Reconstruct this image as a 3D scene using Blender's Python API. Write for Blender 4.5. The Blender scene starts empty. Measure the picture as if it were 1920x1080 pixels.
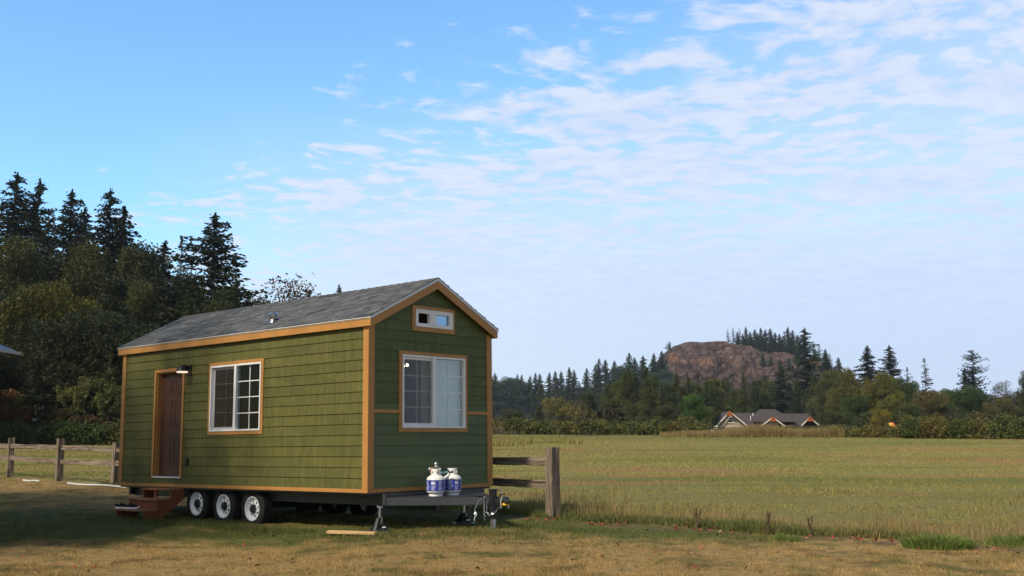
import bpy, bmesh, math, random
import numpy as np
from mathutils import Vector, Matrix
R = math.radians
sc = bpy.context.scene
COL = sc.collection
F_PX = 2004.7; HZ = 818.0; EYE = 1.52
# ------------------------------------------------------------------ helpers
def col4(c, a=1.0): return (c[0], c[1], c[2], a)
class N:
    """tiny node helper"""
    def __init__(s, tree): s.t = tree; s.n = tree.nodes; s.l = tree.links
    def node(s, typ, **kw):
        n = s.n.new(typ)
        for k, v in kw.items(): setattr(n, k, v)
        return n
    def put(s, sock, v):
        if hasattr(v, 'links') or isinstance(v, bpy.types.NodeSocket): s.l.new(v, sock)
        else: sock.default_value = v
    def math(s, op, a, b=0.0, c=None, clamp=False):
        n = s.node('ShaderNodeMath', operation=op, use_clamp=clamp)
        s.put(n.inputs[0], a); s.put(n.inputs[1], b)
        if c is not None: s.put(n.inputs[2], c)
        return n.outputs[0]
    def mix(s, f, a, b, blend='MIX'):
        n = s.node('ShaderNodeMix', data_type='RGBA', blend_type=blend)
        s.put(n.inputs[0], f)
        s.put(n.inputs[6], col4(a) if isinstance(a, tuple) else a)
        s.put(n.inputs[7], col4(b) if isinstance(b, tuple) else b)
        return n.outputs[2]
    def step(s, v, lo, hi):
        n = s.node('ShaderNodeMapRange', interpolation_type='SMOOTHSTEP')
        s.put(n.inputs[0], v); n.inputs[1].default_value = lo; n.inputs[2].default_value = hi
        n.inputs[3].default_value = 0; n.inputs[4].default_value = 1
        return n.outputs[0]
    def noise(s, vec, scale=1.0, detail=3.0, rough=0.55, dist=0.0):
        n = s.node('ShaderNodeTexNoise'); s.put(n.inputs['Vector'], vec)
        n.inputs['Scale'].default_value = scale; n.inputs['Detail'].default_value = detail
        n.inputs['Roughness'].default_value = rough; n.inputs['Distortion'].default_value = dist
        return n.outputs['Fac']
    def mapping(s, vec, scale=(1, 1, 1), rot=(0, 0, 0), loc=(0, 0, 0)):
        n = s.node('ShaderNodeMapping'); s.put(n.inputs[0], vec)
        n.inputs['Scale'].default_value = scale; n.inputs['Rotation'].default_value = rot; n.inputs['Location'].default_value = loc
        return n.outputs[0]
    def attr(s, name):
        n = s.node('ShaderNodeAttribute'); n.attribute_name = name
        return n
    def bump(s, h, strength=0.3, dist=0.02):
        n = s.node('ShaderNodeBump'); n.inputs['Strength'].default_value = strength
        n.inputs['Distance'].default_value = dist; s.put(n.inputs['Height'], h)
        return n.outputs[0]
def new_mat(name):
    m = bpy.data.materials.new(name); m.use_nodes = True
    t = m.node_tree; t.nodes.clear(); g = N(t)
    out = g.node('ShaderNodeOutputMaterial')
    return m, g, out
def principled(g, out, base, rough=0.6, metal=0.0, spec=0.4, normal=None):
    p = g.node('ShaderNodeBsdfPrincipled')
    g.put(p.inputs['Base Color'], col4(base) if isinstance(base, tuple) else base)
    g.put(p.inputs['Roughness'], rough); p.inputs['Metallic'].default_value = metal
    p.inputs['Specular IOR Level'].default_value = spec
    if normal is not None: g.put(p.inputs['Normal'], normal)
    if out is not None: g.l.new(p.outputs[0], out.inputs[0])
    return p
def simple(name, base, rough=0.55, metal=0.0, spec=0.4, var=0.12, scale=6.0, bump=0.0, bscale=60.0, stretch=(1, 1, 1)):
    """paint, metal, wood: base colour with soft wear of its own"""
    m, g, out = new_mat(name)
    tc = g.node('ShaderNodeTexCoord').outputs['Object']
    v = g.mapping(tc, scale=stretch)
    n = g.noise(v, scale, 5, 0.6)
    f = g.step(n, 0.3, 0.7)
    a = tuple(c * (1 - var) for c in base); b = tuple(min(1, c * (1 + var)) for c in base)
    c = g.mix(f, a, b)
    nm = None
    if bump: nm = g.bump(g.noise(v, bscale, 3, 0.6), bump, 0.01)
    principled(g, out, c, g.math('MULTIPLY_ADD', n, 0.2, rough - 0.1), metal, spec, nm)
    return m
def emission(name, c, s):
    m, g, out = new_mat(name)
    e = g.node('ShaderNodeEmission'); e.inputs[0].default_value = col4(c); e.inputs[1].default_value = s
    g.l.new(e.outputs[0], out.inputs[0]); return m

class MB:
    def __init__(s): s.v = []; s.f = []; s.m = []
    def add(s, vs, fs, mi=0):
        o = len(s.v); s.v += [tuple(p) for p in vs]
        s.f += [tuple(i + o for i in f) for f in fs]; s.m += [mi] * len(fs)
    def hexa(s, p, mi=0):   # 8 points: bottom 4 ccw, top 4
        s.add(p, [(3, 2, 1, 0), (4, 5, 6, 7), (0, 1, 5, 4), (1, 2, 6, 5), (2, 3, 7, 6), (3, 0, 4, 7)], mi)
    def box(s, x0, x1, y0, y1, z0, z1, mi=0):
        x0, x1 = sorted((x0, x1)); y0, y1 = sorted((y0, y1)); z0, z1 = sorted((z0, z1))
        s.hexa([(x0, y0, z0), (x1, y0, z0), (x1, y1, z0), (x0, y1, z0), (x0, y0, z1), (x1, y0, z1), (x1, y1, z1), (x0, y1, z1)], mi)
    def beam(s, a, b, w, h, mi=0, up=(0, 0, 1)):
        a = Vector(a); b = Vector(b); d = (b - a).normalized(); u = Vector(up)
        sd = d.cross(u).normalized(); u = sd.cross(d).normalized()
        q = []
        for p in (a, b):
            q.append([p - sd * w / 2 - u * h / 2, p + sd * w / 2 - u * h / 2, p + sd * w / 2 + u * h / 2, p - sd * w / 2 + u * h / 2])
        s.hexa(q[0] + q[1], mi)
    def tube(s, pts, rs, n=8, mi=0, cap=True):
        pts = [Vector(p) for p in pts]
        if not hasattr(rs, '__len__'): rs = [rs] * len(pts)
        rings = []; prev = None
        for i, p in enumerate(pts):
            d = (pts[min(i + 1, len(pts) - 1)] - pts[max(i - 1, 0)]).normalized()
            ref = Vector((0, 0, 1)) if abs(d.z) < 0.95 else Vector((1, 0, 0))
            x = d.cross(ref).normalized() if prev is None else (prev - d * prev.dot(d)).normalized()
            prev = x; y = d.cross(x)
            rings.append([p + (x * math.cos(2 * math.pi * k / n) + y * math.sin(2 * math.pi * k / n)) * rs[i] for k in range(n)])
        vs = [q for r in rings for q in r]; fs = []
        for i in range(len(pts) - 1):
            for k in range(n):
                fs.append((i * n + k, i * n + (k + 1) % n, (i + 1) * n + (k + 1) % n, (i + 1) * n + k))
        if cap: fs += [tuple(range(n - 1, -1, -1)), tuple((len(pts) - 1) * n + k for k in range(n))]
        s.add(vs, fs, mi)
    def lathe(s, prof, n=24, mat=None, mi=0, a0=0.0, a1=2 * math.pi, mis=None):
        full = abs(a1 - a0 - 2 * math.pi) < 1e-6
        cnt = n if full else n + 1
        vs = []
        for (r, z) in prof:
            for k in range(cnt):
                a = a0 + (a1 - a0) * k / n; p = Vector((r * math.cos(a), r * math.sin(a), z))
                vs.append(mat @ p if mat else p)
        fs = []; ms = []
        for i in range(len(prof) - 1):
            for k in range(n):
                k2 = (k + 1) % cnt
                fs.append((i * cnt + k, i * cnt + k2, (i + 1) * cnt + k2, (i + 1) * cnt + k)); ms.append(mis[i] if mis else mi)
        o = len(s.v); s.v += [tuple(p) for p in vs]; s.f += [tuple(i + o for i in f) for f in fs]; s.m += ms
    def poly(s, pts, d, mi=0):   # convex polygon extruded by vector d
        d = Vector(d); n = len(pts); a = [Vector(p) for p in pts]; b = [p + d for p in a]
        s.add(a + b, [tuple(range(n - 1, -1, -1)), tuple(range(n, 2 * n))] + [(i, (i + 1) % n, n + (i + 1) % n, n + i) for i in range(n)], mi)
    def build(s, name, mats, parent=None, smooth=False, bevel=0.0, fix=True, weld=False):
        me = bpy.data.meshes.new(name); me.from_pydata(s.v, [], s.f)
        for m in (mats if isinstance(mats, (list, tuple)) else [mats]): me.materials.append(m)
        me.polygons.foreach_set('material_index', s.m)
        if fix or weld:
            bm = bmesh.new(); bm.from_mesh(me)
            if weld: bmesh.ops.remove_doubles(bm, verts=bm.verts, dist=1e-5)
            bmesh.ops.recalc_face_normals(bm, faces=bm.faces); bm.to_mesh(me); bm.free()
        if smooth:
            me.polygons.foreach_set('use_smooth', [True] * len(me.polygons))
            try: me.set_sharp_from_angle(angle=R(40))
            except Exception: pass
        o = bpy.data.objects.new(name, me); COL.objects.link(o)
        if parent: o.parent = parent
        if bevel:
            b = o.modifiers.new('bevel', 'BEVEL'); b.width = bevel; b.segments = 2; b.limit_method = 'ANGLE'; b.angle_limit = R(50)
        return o
def tag(o, label=None, cat=None, group=None, kind=None):
    if label: o['label'] = label
    if cat: o['category'] = cat
    if group: o['group'] = group
    if kind: o['kind'] = kind
    return o
def thing(name, label, cat, loc=(0, 0, 0), rz=0.0, group=None):
    o = bpy.data.objects.new(name, None); COL.objects.link(o); o.empty_display_size = 0.2
    o.location = loc; o.rotation_euler = (0, 0, rz); return tag(o, label, cat, group)
def dup(root, loc, rz=None, scale=None, color=None, label=None, group=None, cat=None):
    r = root.copy(); COL.objects.link(r); r.location = loc
    if rz is not None: r.rotation_euler = (0, 0, rz)
    if scale is not None: r.scale = scale
    if label: r['label'] = label
    if group: r['group'] = group
    elif 'group' in r and label: del r['group']
    if cat: r['category'] = cat
    for ch in list(root.children):
        c = ch.copy(); COL.objects.link(c); c.parent = r
        if color: c.color = col4(color) if c.name.startswith(('crown', 'foliage')) else c.color
        for gch in ch.children:
            d = gch.copy(); COL.objects.link(d); d.parent = c
    return r
# ------------------------------------------------------------------ terrain
FN = Vector((0.66, 0.751)); FP = Vector((0.75, 20.15)); FD = Vector((-0.751, 0.66))   # fence / field-edge line
def sstep(a, b, x):
    t = np.clip((np.asarray(x, float) - a) / (b - a), 0, 1); return t * t * (3 - 2 * t)
def terr(x, y):
    x = np.asarray(x, float); y = np.asarray(y, float)
    t = np.maximum(0.0, y - 20.0)
    z = 0.014 * np.minimum(t, 135.0) * sstep(20, 27, y)
    z = z - 0.055 * sstep(-1.5, -3.5, x) * sstep(30, 22, y) * sstep(8, 14, y)
    s = FN.x * (x - FP.x) + FN.y * (y - FP.y)
    z = z + 0.05 * np.exp(-((s - 0.15) / 0.35) ** 2) * sstep(30, 20, y)
    z = z + 0.012 * np.sin(x * 1.7 + y * 0.6) * np.sin(y * 1.3 - x * 0.4) * sstep(60, 30, y)
    return z
def T(x, y): return float(terr(x, y))
def px_ground(px, D): return ((px - 960.0) / F_PX * D, D)
def px_pt(px, py, D):
    # point seen at pixel (px,py) at forward distance D
    th = math.atan((HZ - 540) / F_PX)
    a = (px - 960) / F_PX; b = -(py - 540) / F_PX
    d = Vector((a, math.cos(th) - b * math.sin(th), math.sin(th) + b * math.cos(th)))
    return Vector((0, 0, EYE)) + d * (D / d.y)
# ------------------------------------------------------------------ materials
M_ = {}
def paint(name, base, rough=0.5, var=0.08, scale=3.0): M_[name] = simple(name, base, rough, 0, 0.35, var, scale, 0.05, 90)
paint('trim', (0.43, 0.205, 0.058), 0.5)
paint('white_vinyl', (0.80, 0.80, 0.82), 0.35, 0.03)
paint('grey_vinyl', (0.42, 0.42, 0.45), 0.4, 0.05)
paint('door_brown', (0.074, 0.031, 0.021), 0.5)
paint('black_metal', (0.018, 0.018, 0.021), 0.42, 0.2)
paint('frame_metal', (0.05, 0.053, 0.062), 0.38, 0.15)
M_['dark_plate'] = simple('dark_plate', (0.035, 0.038, 0.055), 0.45, 0.0, 0.4, 0.2)
M_['steel'] = simple('steel', (0.6, 0.6, 0.62), 0.32, 1.0, 0.5, 0.15, 20)
M_['drip'] = simple('drip', (0.62, 0.65, 0.70), 0.35, 0.0, 0.5, 0.05)
M_['alu'] = simple('alu', (0.75, 0.77, 0.82), 0.16, 1.0, 0.5, 0.08)
M_['soffit'] = simple('soffit', (0.30, 0.20, 0.11), 0.7)
M_['rubber'] = simple('rubber', (0.022, 0.022, 0.023), 0.85, 0, 0.25, 0.3, 30)
M_['rim_white'] = simple('rim_white', (0.84, 0.87, 0.91), 0.32, 0, 0.5, 0.05, 9)
M_['tank_white'] = simple('tank_white', (0.78, 0.77, 0.74), 0.38, 0, 0.5, 0.06, 12)
M_['tank_blue'] = simple('tank_blue', (0.03, 0.045, 0.30), 0.4, 0, 0.5, 0.1)
M_['tank_pale'] = simple('tank_pale', (0.40, 0.46, 0.72), 0.45, 0, 0.4, 0.15, 90)
M_['tank_red'] = simple('tank_red', (0.5, 0.06, 0.05), 0.45)
M_['copper'] = simple('copper', (0.32, 0.16, 0.08), 0.5, 0.3, 0.4, 0.3)
M_['hose_blue'] = simple('hose_blue', (0.22, 0.50, 0.62), 0.4)
M_['yellow'] = simple('yellow', (0.70, 0.40, 0.02), 0.4)
M_['step_red'] = simple('step_red', (0.21, 0.062, 0.026), 0.62, 0, 0.3, 0.28, 4, 0.15, 50, (0.5, 4, 4))
M_['step_top'] = simple('step_top', (0.24, 0.105, 0.055), 0.6, 0, 0.3, 0.35, 5, 0.15, 50, (0.6, 5, 5))
M_['shoe_black'] = simple('shoe_black', (0.012, 0.012, 0.015), 0.8, 0, 0.2, 0.2, 60, 0.3, 300)
M_['shoe_white'] = simple('shoe_white', (0.78, 0.78, 0.78), 0.5)
M_['pine_board'] = simple('pine_board', (0.62, 0.40, 0.19), 0.6, 0, 0.3, 0.16, 5, 0.1, 60, (0.4, 8, 8))
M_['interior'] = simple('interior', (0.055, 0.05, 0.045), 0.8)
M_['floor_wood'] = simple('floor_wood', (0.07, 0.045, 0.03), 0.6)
M_['curtain'] = simple('curtain', (0.62, 0.61, 0.54), 0.9, 0, 0.1, 0.04)
M_['rock_white'] = simple('rock_white', (0.75, 0.75, 0.75), 0.5)
M_['bulb'] = emission('bulb', (1.0, 0.78, 0.52), 9.0)
M_['lamp_glow'] = emission('lamp_glow', (1.0, 0.80, 0.58), 1.1)

def siding_mat(name, base, grain):
    m, g, out = new_mat(name)
    tc = g.node('ShaderNodeTexCoord').outputs['Object']
    # vertical wood grain: fine across, long upwards
    v = g.mapping(tc, scale=(1, 1, 0.06))
    fine = g.noise(v, 34, 3, 0.6)
    mid = g.noise(g.mapping(tc, scale=(1, 1, 0.35), loc=(3, 1, 0)), 7, 3, 0.6)
    big = g.noise(tc, 0.9, 3, 0.5)
    a = tuple(c * 0.80 for c in base); b = tuple(c * 1.18 for c in base)
    c = g.mix(g.step(fine, 0.32, 0.68), a, b) if grain else g.mix(g.step(mid, 0.35, 0.65), tuple(k * 0.95 for k in base), tuple(k * 1.05 for k in base))
    pale = tuple(min(1, k * 1.3 + 0.015) for k in base)
    c = g.mix(g.math('MULTIPLY', g.step(mid, 0.52, 0.78), 0.55 if grain else 0.12), c, pale)
    c = g.mix(g.math('MULTIPLY', g.step(big, 0.55, 0.8), 0.22), c, tuple(k * 0.78 for k in base))
    sp = g.node('ShaderNodeSeparateXYZ'); g.l.new(tc, sp.inputs[0]); fl = g.node('ShaderNodeCombineXYZ')
    g.l.new(g.math('FLOOR', g.math('DIVIDE', g.math('SUBTRACT', sp.outputs[2], 0.0592), 0.178)), fl.inputs[2]); g.l.new(g.math('FLOOR', g.math('MULTIPLY', g.math('ADD', sp.outputs[0], g.math('MULTIPLY', sp.outputs[2], 3.1)), 0.8)), fl.inputs[0])
    wn = g.node('ShaderNodeTexWhiteNoise'); g.l.new(fl.outputs[0], wn.inputs['Vector'])
    c = g.mix(1.0, c, g.mix(wn.outputs['Value'], (0.88, 0.90, 0.92), (1.12, 1.10, 1.06)), 'MULTIPLY')
    streak = g.noise(g.mapping(tc, scale=(1, 1, 0.12), loc=(5, 2, 0)), 11, 3, 0.6)
    c = g.mix(g.math('MULTIPLY', g.math('MULTIPLY', g.step(streak, 0.56, 0.75), g.step(sp.outputs[2], 0.9, 0.05)), 0.35), c, (0.115, 0.095, 0.055))
    nm = g.bump(fine, 0.45 if grain else 0.06, 0.006)
    principled(g, out, c, 0.62, 0, 0.3, nm); return m
M_['shake'] = siding_mat('shake', (0.098, 0.097, 0.024), True)
M_['shake_front'] = siding_mat('shake_front', (0.088, 0.106, 0.033), True)
M_['lap'] = siding_mat('lap', (0.100, 0.136, 0.056), False)

def shingle_mat():
    m, g, out = new_mat('shingle')
    tc = g.node('ShaderNodeTexCoord').outputs['Object']
    t = g.attr('tint').outputs['Fac']
    n = g.noise(tc, 160, 2, 0.7); big = g.noise(tc, 1.3, 4, 0.6)
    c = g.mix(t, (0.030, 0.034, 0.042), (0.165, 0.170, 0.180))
    c = g.mix(g.math('MULTIPLY', g.step(n, 0.35, 0.7), 0.22), c, (0.17, 0.175, 0.185))
    c = g.mix(g.math('MULTIPLY', g.step(big, 0.5, 0.75), 0.3), c, (0.11, 0.10, 0.082))
    principled(g, out, c, 0.85, 0, 0.25, g.bump(n, 0.4, 0.004)); return m
M_['shingle'] = shingle_mat()

def glass_mat(name, refl, tint=(0.9, 0.95, 0.95), coat=(1, 1, 1)):
    m, g, out = new_mat(name)
    tr = g.node('ShaderNodeBsdfTransparent'); tr.inputs[0].default_value = col4(tint)
    gl = g.node('ShaderNodeBsdfGlossy'); gl.inputs['Roughness'].default_value = 0.02; gl.inputs[0].default_value = col4(coat)
    fr = g.node('ShaderNodeLayerWeight'); fr.inputs[0].default_value = 0.5
    f = g.math('ADD', g.math('MULTIPLY_ADD', g.math('POWER', fr.outputs['Facing'], 5.0), 0.96, 0.04), refl, clamp=True)
    mx = g.node('ShaderNodeMixShader'); g.put(mx.inputs[0], f)
    g.l.new(tr.outputs[0], mx.inputs[1]); g.l.new(gl.outputs[0], mx.inputs[2]); g.l.new(mx.outputs[0], out.inputs[0]); return m
M_['glass'] = glass_mat('glass', 0.02)
M_['glass_sky'] = glass_mat('glass_sky', 0.10, (0.85, 0.95, 0.93))
M_['glass_coated'] = glass_mat('glass_coated', 0.40, (0.6, 0.75, 0.9), (0.50, 0.80, 1.0))
def screen_mat(name, c, op):
    m, g, out = new_mat(name)
    tr = g.node('ShaderNodeBsdfTransparent'); d = g.node('ShaderNodeBsdfDiffuse'); d.inputs[0].default_value = col4(c)
    mx = g.node('ShaderNodeMixShader'); mx.inputs[0].default_value = op
    g.l.new(tr.outputs[0], mx.inputs[1]); g.l.new(d.outputs[0], mx.inputs[2]); g.l.new(mx.outputs[0], out.inputs[0]); return m
M_['screen_dark'] = screen_mat('screen_dark', (0.040, 0.033, 0.030), 0.40)
M_['glass_dim'] = glass_mat('glass_dim', 0.0, (0.8, 0.84, 0.84), (0.30, 0.32, 0.34))
M_['screen'] = screen_mat('screen', (0.20, 0.205, 0.21), 0.26)

def wood_post_mat():
    m, g, out = new_mat('split_cedar')
    tc = g.node('ShaderNodeTexCoord').outputs['Object']
    w = g.attr('along').outputs['Vector']
    n = g.noise(g.mapping(w, scale=(1, 1, 0.07)), 26, 5, 0.65)
    big = g.noise(tc, 2.2, 4, 0.6)
    c = g.mix(g.step(n, 0.3, 0.7), (0.085, 0.062, 0.046), (0.27, 0.215, 0.165))
    c = g.mix(g.math('MULTIPLY', g.step(big, 0.5, 0.72), 0.5), c, (0.13, 0.115, 0.10))
    moss = g.noise(tc, 14, 3, 0.6)
    c = g.mix(g.math('MULTIPLY', g.step(moss, 0.62, 0.72), 0.35), c, (0.30, 0.29, 0.25))
    principled(g, out, c, 0.9, 0, 0.15, g.bump(n, 0.7, 0.02)); return m
M_['split_cedar'] = wood_post_mat()

def bark_mat():
    m, g, out = new_mat('bark')
    tc = g.node('ShaderNodeTexCoord').outputs['Object']
    n = g.noise(g.mapping(tc, scale=(1, 1, 0.25)), 5, 5, 0.65)
    c = g.mix(g.step(n, 0.3, 0.7), (0.045, 0.034, 0.026), (0.16, 0.135, 0.11))
    principled(g, out, c, 0.9, 0, 0.1, g.bump(n, 0.6, 0.05)); return m
M_['bark'] = bark_mat()

def foliage_mat(name='foliage', transl=0.22):
    m, g, out = new_mat(name)
    oi = g.node('ShaderNodeObjectInfo')
    t = g.attr('tint').outputs['Fac']
    c = oi.outputs['Color']
    dark = g.mix(1.0, c, (0.58, 0.62, 0.66), 'MULTIPLY'); lite = g.mix(1.0, c, (1.65, 1.5, 1.15), 'MULTIPLY')
    k = g.mix(t, dark, lite)
    aut = g.attr('autumn').outputs['Fac']
    k = g.mix(aut, k, (0.155, 0.105, 0.024))
    d = principled(g, None, k, 0.62, 0, 0.25)
    tl = g.node('ShaderNodeBsdfTranslucent'); g.put(tl.inputs[0], k)
    mx = g.node('ShaderNodeMixShader'); mx.inputs[0].default_value = transl
    g.l.new(d.outputs[0], mx.inputs[1]); g.l.new(tl.outputs[0], mx.inputs[2]); g.l.new(mx.outputs[0], out.inputs[0]); return m
M_['foliage'] = foliage_mat()

# ---- grass colours: one colour field in the ground and in the blades that grow there
def grass_colour(g):
    pos = g.node('ShaderNodeNewGeometry').outputs['Position']
    sep = g.node('ShaderNodeSeparateXYZ'); g.l.new(pos, sep.inputs[0])
    x, y = sep.outputs[0], sep.outputs[1]
    s = g.math('ADD', g.math('MULTIPLY', x, FN.x), g.math('MULTIPLY_ADD', y, FN.y, -(FN.x * FP.x + FN.y * FP.y)))
    flat = g.mapping(pos, scale=(1, 1, 0))
    n_big = g.noise(flat, 0.33, 4, 0.6); n_mid = g.noise(flat, 1.1, 4, 0.65); n_fine = g.noise(flat, 6, 6, 0.75); n_pat = g.noise(flat, 2.6, 5, 0.7)
    tan = g.mix(g.step(n_fine, 0.3, 0.72), (0.36, 0.225, 0.085), (0.56, 0.395, 0.185))
    tan = g.mix(g.math('MULTIPLY', g.step(n_mid, 0.50, 0.68), 0.8), tan, (0.185, 0.105, 0.040))
    tan = g.mix(g.math('MULTIPLY', g.step(n_pat, 0.54, 0.68), 0.6), tan, (0.165, 0.145, 0.050))
    green = g.mix(g.step(n_fine, 0.3, 0.7), (0.085, 0.105, 0.028), (0.20, 0.21, 0.062))
    near = g.step(y, 14.6, 17.6)
    left = g.step(x, -6.2, -9.5)
    gf = g.math('SUBTRACT', g.math('MULTIPLY_ADD', near, 0.30, n_big), g.math('MULTIPLY', g.math('MULTIPLY', left, g.step(y, 21, 25)), 0.24))
    gf = g.math('ADD', gf, g.math('MULTIPLY', g.math('SUBTRACT', n_mid, 0.5), 0.5))
    gf = g.math('ADD', gf, g.math('MULTIPLY', g.math('SUBTRACT', n_pat, 0.5), 0.9)); gf = g.math('ADD', gf, g.math('MULTIPLY', g.math('SUBTRACT', n_fine, 0.5), 0.5))
    lawn = g.mix(g.step(gf, 0.44, 0.84), tan, green)
    # field
    st = g.mapping(pos, scale=(0.035, 0.17, 0), rot=(0, 0, R(-5)))
    n_st = g.noise(st, 1.0, 4, 0.6); n_st2 = g.noise(g.mapping(st, loc=(7, 3, 0)), 1.7, 4, 0.6)
    fbase = g.mix(g.step(n_fine, 0.3, 0.7), (0.245, 0.228, 0.072), (0.395, 0.360, 0.125))
    fgreen = (0.205, 0.215, 0.060); ftan = (0.385, 0.255, 0.115)
    field = g.mix(g.math('MULTIPLY', g.step(n_st, 0.47, 0.58), 0.75), fbase, fgreen)
    field = g.mix(g.math('MULTIPLY', g.step(n_st2, 0.50, 0.60), 0.9), field, ftan)
    field = g.mix(g.math('MULTIPLY', g.step(y, 70, 125), 0.5), field, (0.20, 0.215, 0.065))
    nearf = g.math('MULTIPLY', g.step(y, 40, 20), 0.42)
    field = g.mix(nearf, field, g.mix(g.step(n_mid, 0.35, 0.65), (0.26, 0.205, 0.105), (0.20, 0.19, 0.07)))
    edge = g.math('ADD', s, g.math('MULTIPLY', g.math('SUBTRACT', n_mid, 0.5), 0.9))
    c = g.mix(g.step(edge, -0.25, 0.45), lawn, field)
    # bare strip along the field edge
    bare = g.math('MULTIPLY', g.math('MULTIPLY', g.step(g.math('ABSOLUTE', g.math('ADD', edge, 0.32)), 0.46, 0.08), g.step(y, 40, 26)), g.step(n_pat, 0.40, 0.58))
    return c, bare, n_fine, flat, pos
def ground_mat():
    m, g, out = new_mat('ground')
    c, bare, nf, flat, pos = grass_colour(g)
    c = g.mix(1.0, c, (0.66, 0.66, 0.62), 'MULTIPLY')
    earth = g.mix(g.noise(flat, 9, 4, 0.7), (0.075, 0.045, 0.028), (0.20, 0.145, 0.10))
    c = g.mix(g.math('MULTIPLY', bare, 0.85), c, earth)
    h = g.noise(flat, 22, 4, 0.75)
    principled(g, out, c, 0.95, 0, 0.1, g.bump(h, 0.7, 0.05)); return m
def blade_mat():
    m, g, out = new_mat('grass_blade')
    c, bare, nf, flat, pos = grass_colour(g)
    t = g.attr('tint').outputs['Fac']
    c = g.mix(1.0, c, g.mix(t, (0.78, 0.80, 0.74), (1.36, 1.32, 1.22)), 'MULTIPLY')
    gr = g.attr('green').outputs['Fac']
    c = g.mix(gr, c, g.mix(t, (0.052, 0.068, 0.022), (0.145, 0.170, 0.055)))
    st = g.attr('straw').outputs['Fac']
    c = g.mix(st, c, g.mix(t, (0.20, 0.13, 0.05), (0.40, 0.29, 0.13)))
    d = principled(g, None, c, 0.75, 0, 0.2)
    tl = g.node('ShaderNodeBsdfTranslucent'); g.put(tl.inputs[0], c)
    mx = g.node('ShaderNodeMixShader'); mx.inputs[0].default_value = 0.3
    g.l.new(d.outputs[0], mx.inputs[1]); g.l.new(tl.outputs[0], mx.inputs[2]); g.l.new(mx.outputs[0], out.inputs[0]); return m
M_['ground'] = ground_mat(); M_['blade'] = blade_mat()

def rock_mat():
    m, g, out = new_mat('hill_rock')
    tc = g.node('ShaderNodeTexCoord').outputs['Object']
    n1 = g.noise(g.mapping(tc, scale=(1, 1, 1.6), rot=(0.3, 0.5, 0.2)), 0.16, 7, 0.7, 0.6)
    n2 = g.noise(tc, 0.06, 5, 0.6); n3 = g.noise(g.mapping(tc, scale=(1, 1, 0.6), rot=(0, 0.6, 0.4)), 0.5, 5, 0.7)
    vo = g.node('ShaderNodeTexVoronoi', feature='DISTANCE_TO_EDGE'); g.put(vo.inputs['Vector'], g.mapping(tc, scale=(1, 1, 0.55), rot=(0.2, 0.5, 0.3))); vo.inputs['Scale'].default_value = 0.22
    c = g.mix(g.step(n1, 0.35, 0.66), (0.046, 0.028, 0.025), (0.158, 0.108, 0.096))
    c = g.mix(g.math('MULTIPLY', g.step(n2, 0.52, 0.66), 0.75), c, (0.23, 0.105, 0.048))
    c = g.mix(g.math('MULTIPLY', g.step(n3, 0.56, 0.70), 0.6), c, (0.27, 0.24, 0.22))
    c = g.mix(g.math('MULTIPLY', g.step(g.noise(tc, 0.11, 4, 0.6), 0.60, 0.70), 0.7), c, (0.05, 0.062, 0.035))
    c = g.mix(g.math('MULTIPLY', g.step(g.math('ADD', vo.outputs['Distance'], g.math('MULTIPLY', n3, 0.25)), 0.30, 0.12), 0.75), c, (0.030, 0.024, 0.024))
    principled(g, out, c, 0.95, 0, 0.1, g.bump(n1, 1.0, 2.0)); return m
M_['hill_rock'] = rock_mat()
M_['forest_floor'] = simple('forest_floor', (0.030, 0.036, 0.018), 0.95, 0, 0.1, 0.4, 0.2)

# ------------------------------------------------------------------ ground sheet
def grid_sheet(name, xs, ys, zf, mat):
    X, Y = np.meshgrid(xs, ys); Z = zf(X, Y); nx, ny = len(xs), len(ys)
    co = np.stack([X, Y, Z], -1).reshape(-1, 3)
    i = np.arange(nx * ny).reshape(ny, nx)
    q = np.stack([i[:-1, :-1], i[:-1, 1:], i[1:, 1:], i[1:, :-1]], -1).reshape(-1, 4)
    me = bpy.data.meshes.new(name); me.vertices.add(len(co)); me.vertices.foreach_set('co', co.ravel())
    me.loops.add(q.size); me.loops.foreach_set('vertex_index', q.ravel().astype(np.int32))
    me.polygons.add(len(q)); me.polygons.foreach_set('loop_start', np.arange(0, q.size, 4, dtype=np.int32))
    me.polygons.foreach_set('use_smooth', np.ones(len(q), bool)); me.materials.append(mat); me.update(); me.validate()
    o = bpy.data.objects.new(name, me); COL.objects.link(o); return o
def geo(a, b, n): return list(a + (b - a) * (np.linspace(0, 1, n) ** 2.2))
xs = np.array(sorted(set([-x for x in geo(16, 2600, 40)] + list(np.arange(-16, 16.01, 0.25)) + geo(16, 2600, 40))))
ys = np.array(list(np.arange(-60, 8, 4.0)) + list(np.arange(8, 34, 0.25)) + geo(34, 3000, 70))
g_ = grid_sheet('ground', xs, ys, terr, M_['ground']); tag(g_, kind='structure')

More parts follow.
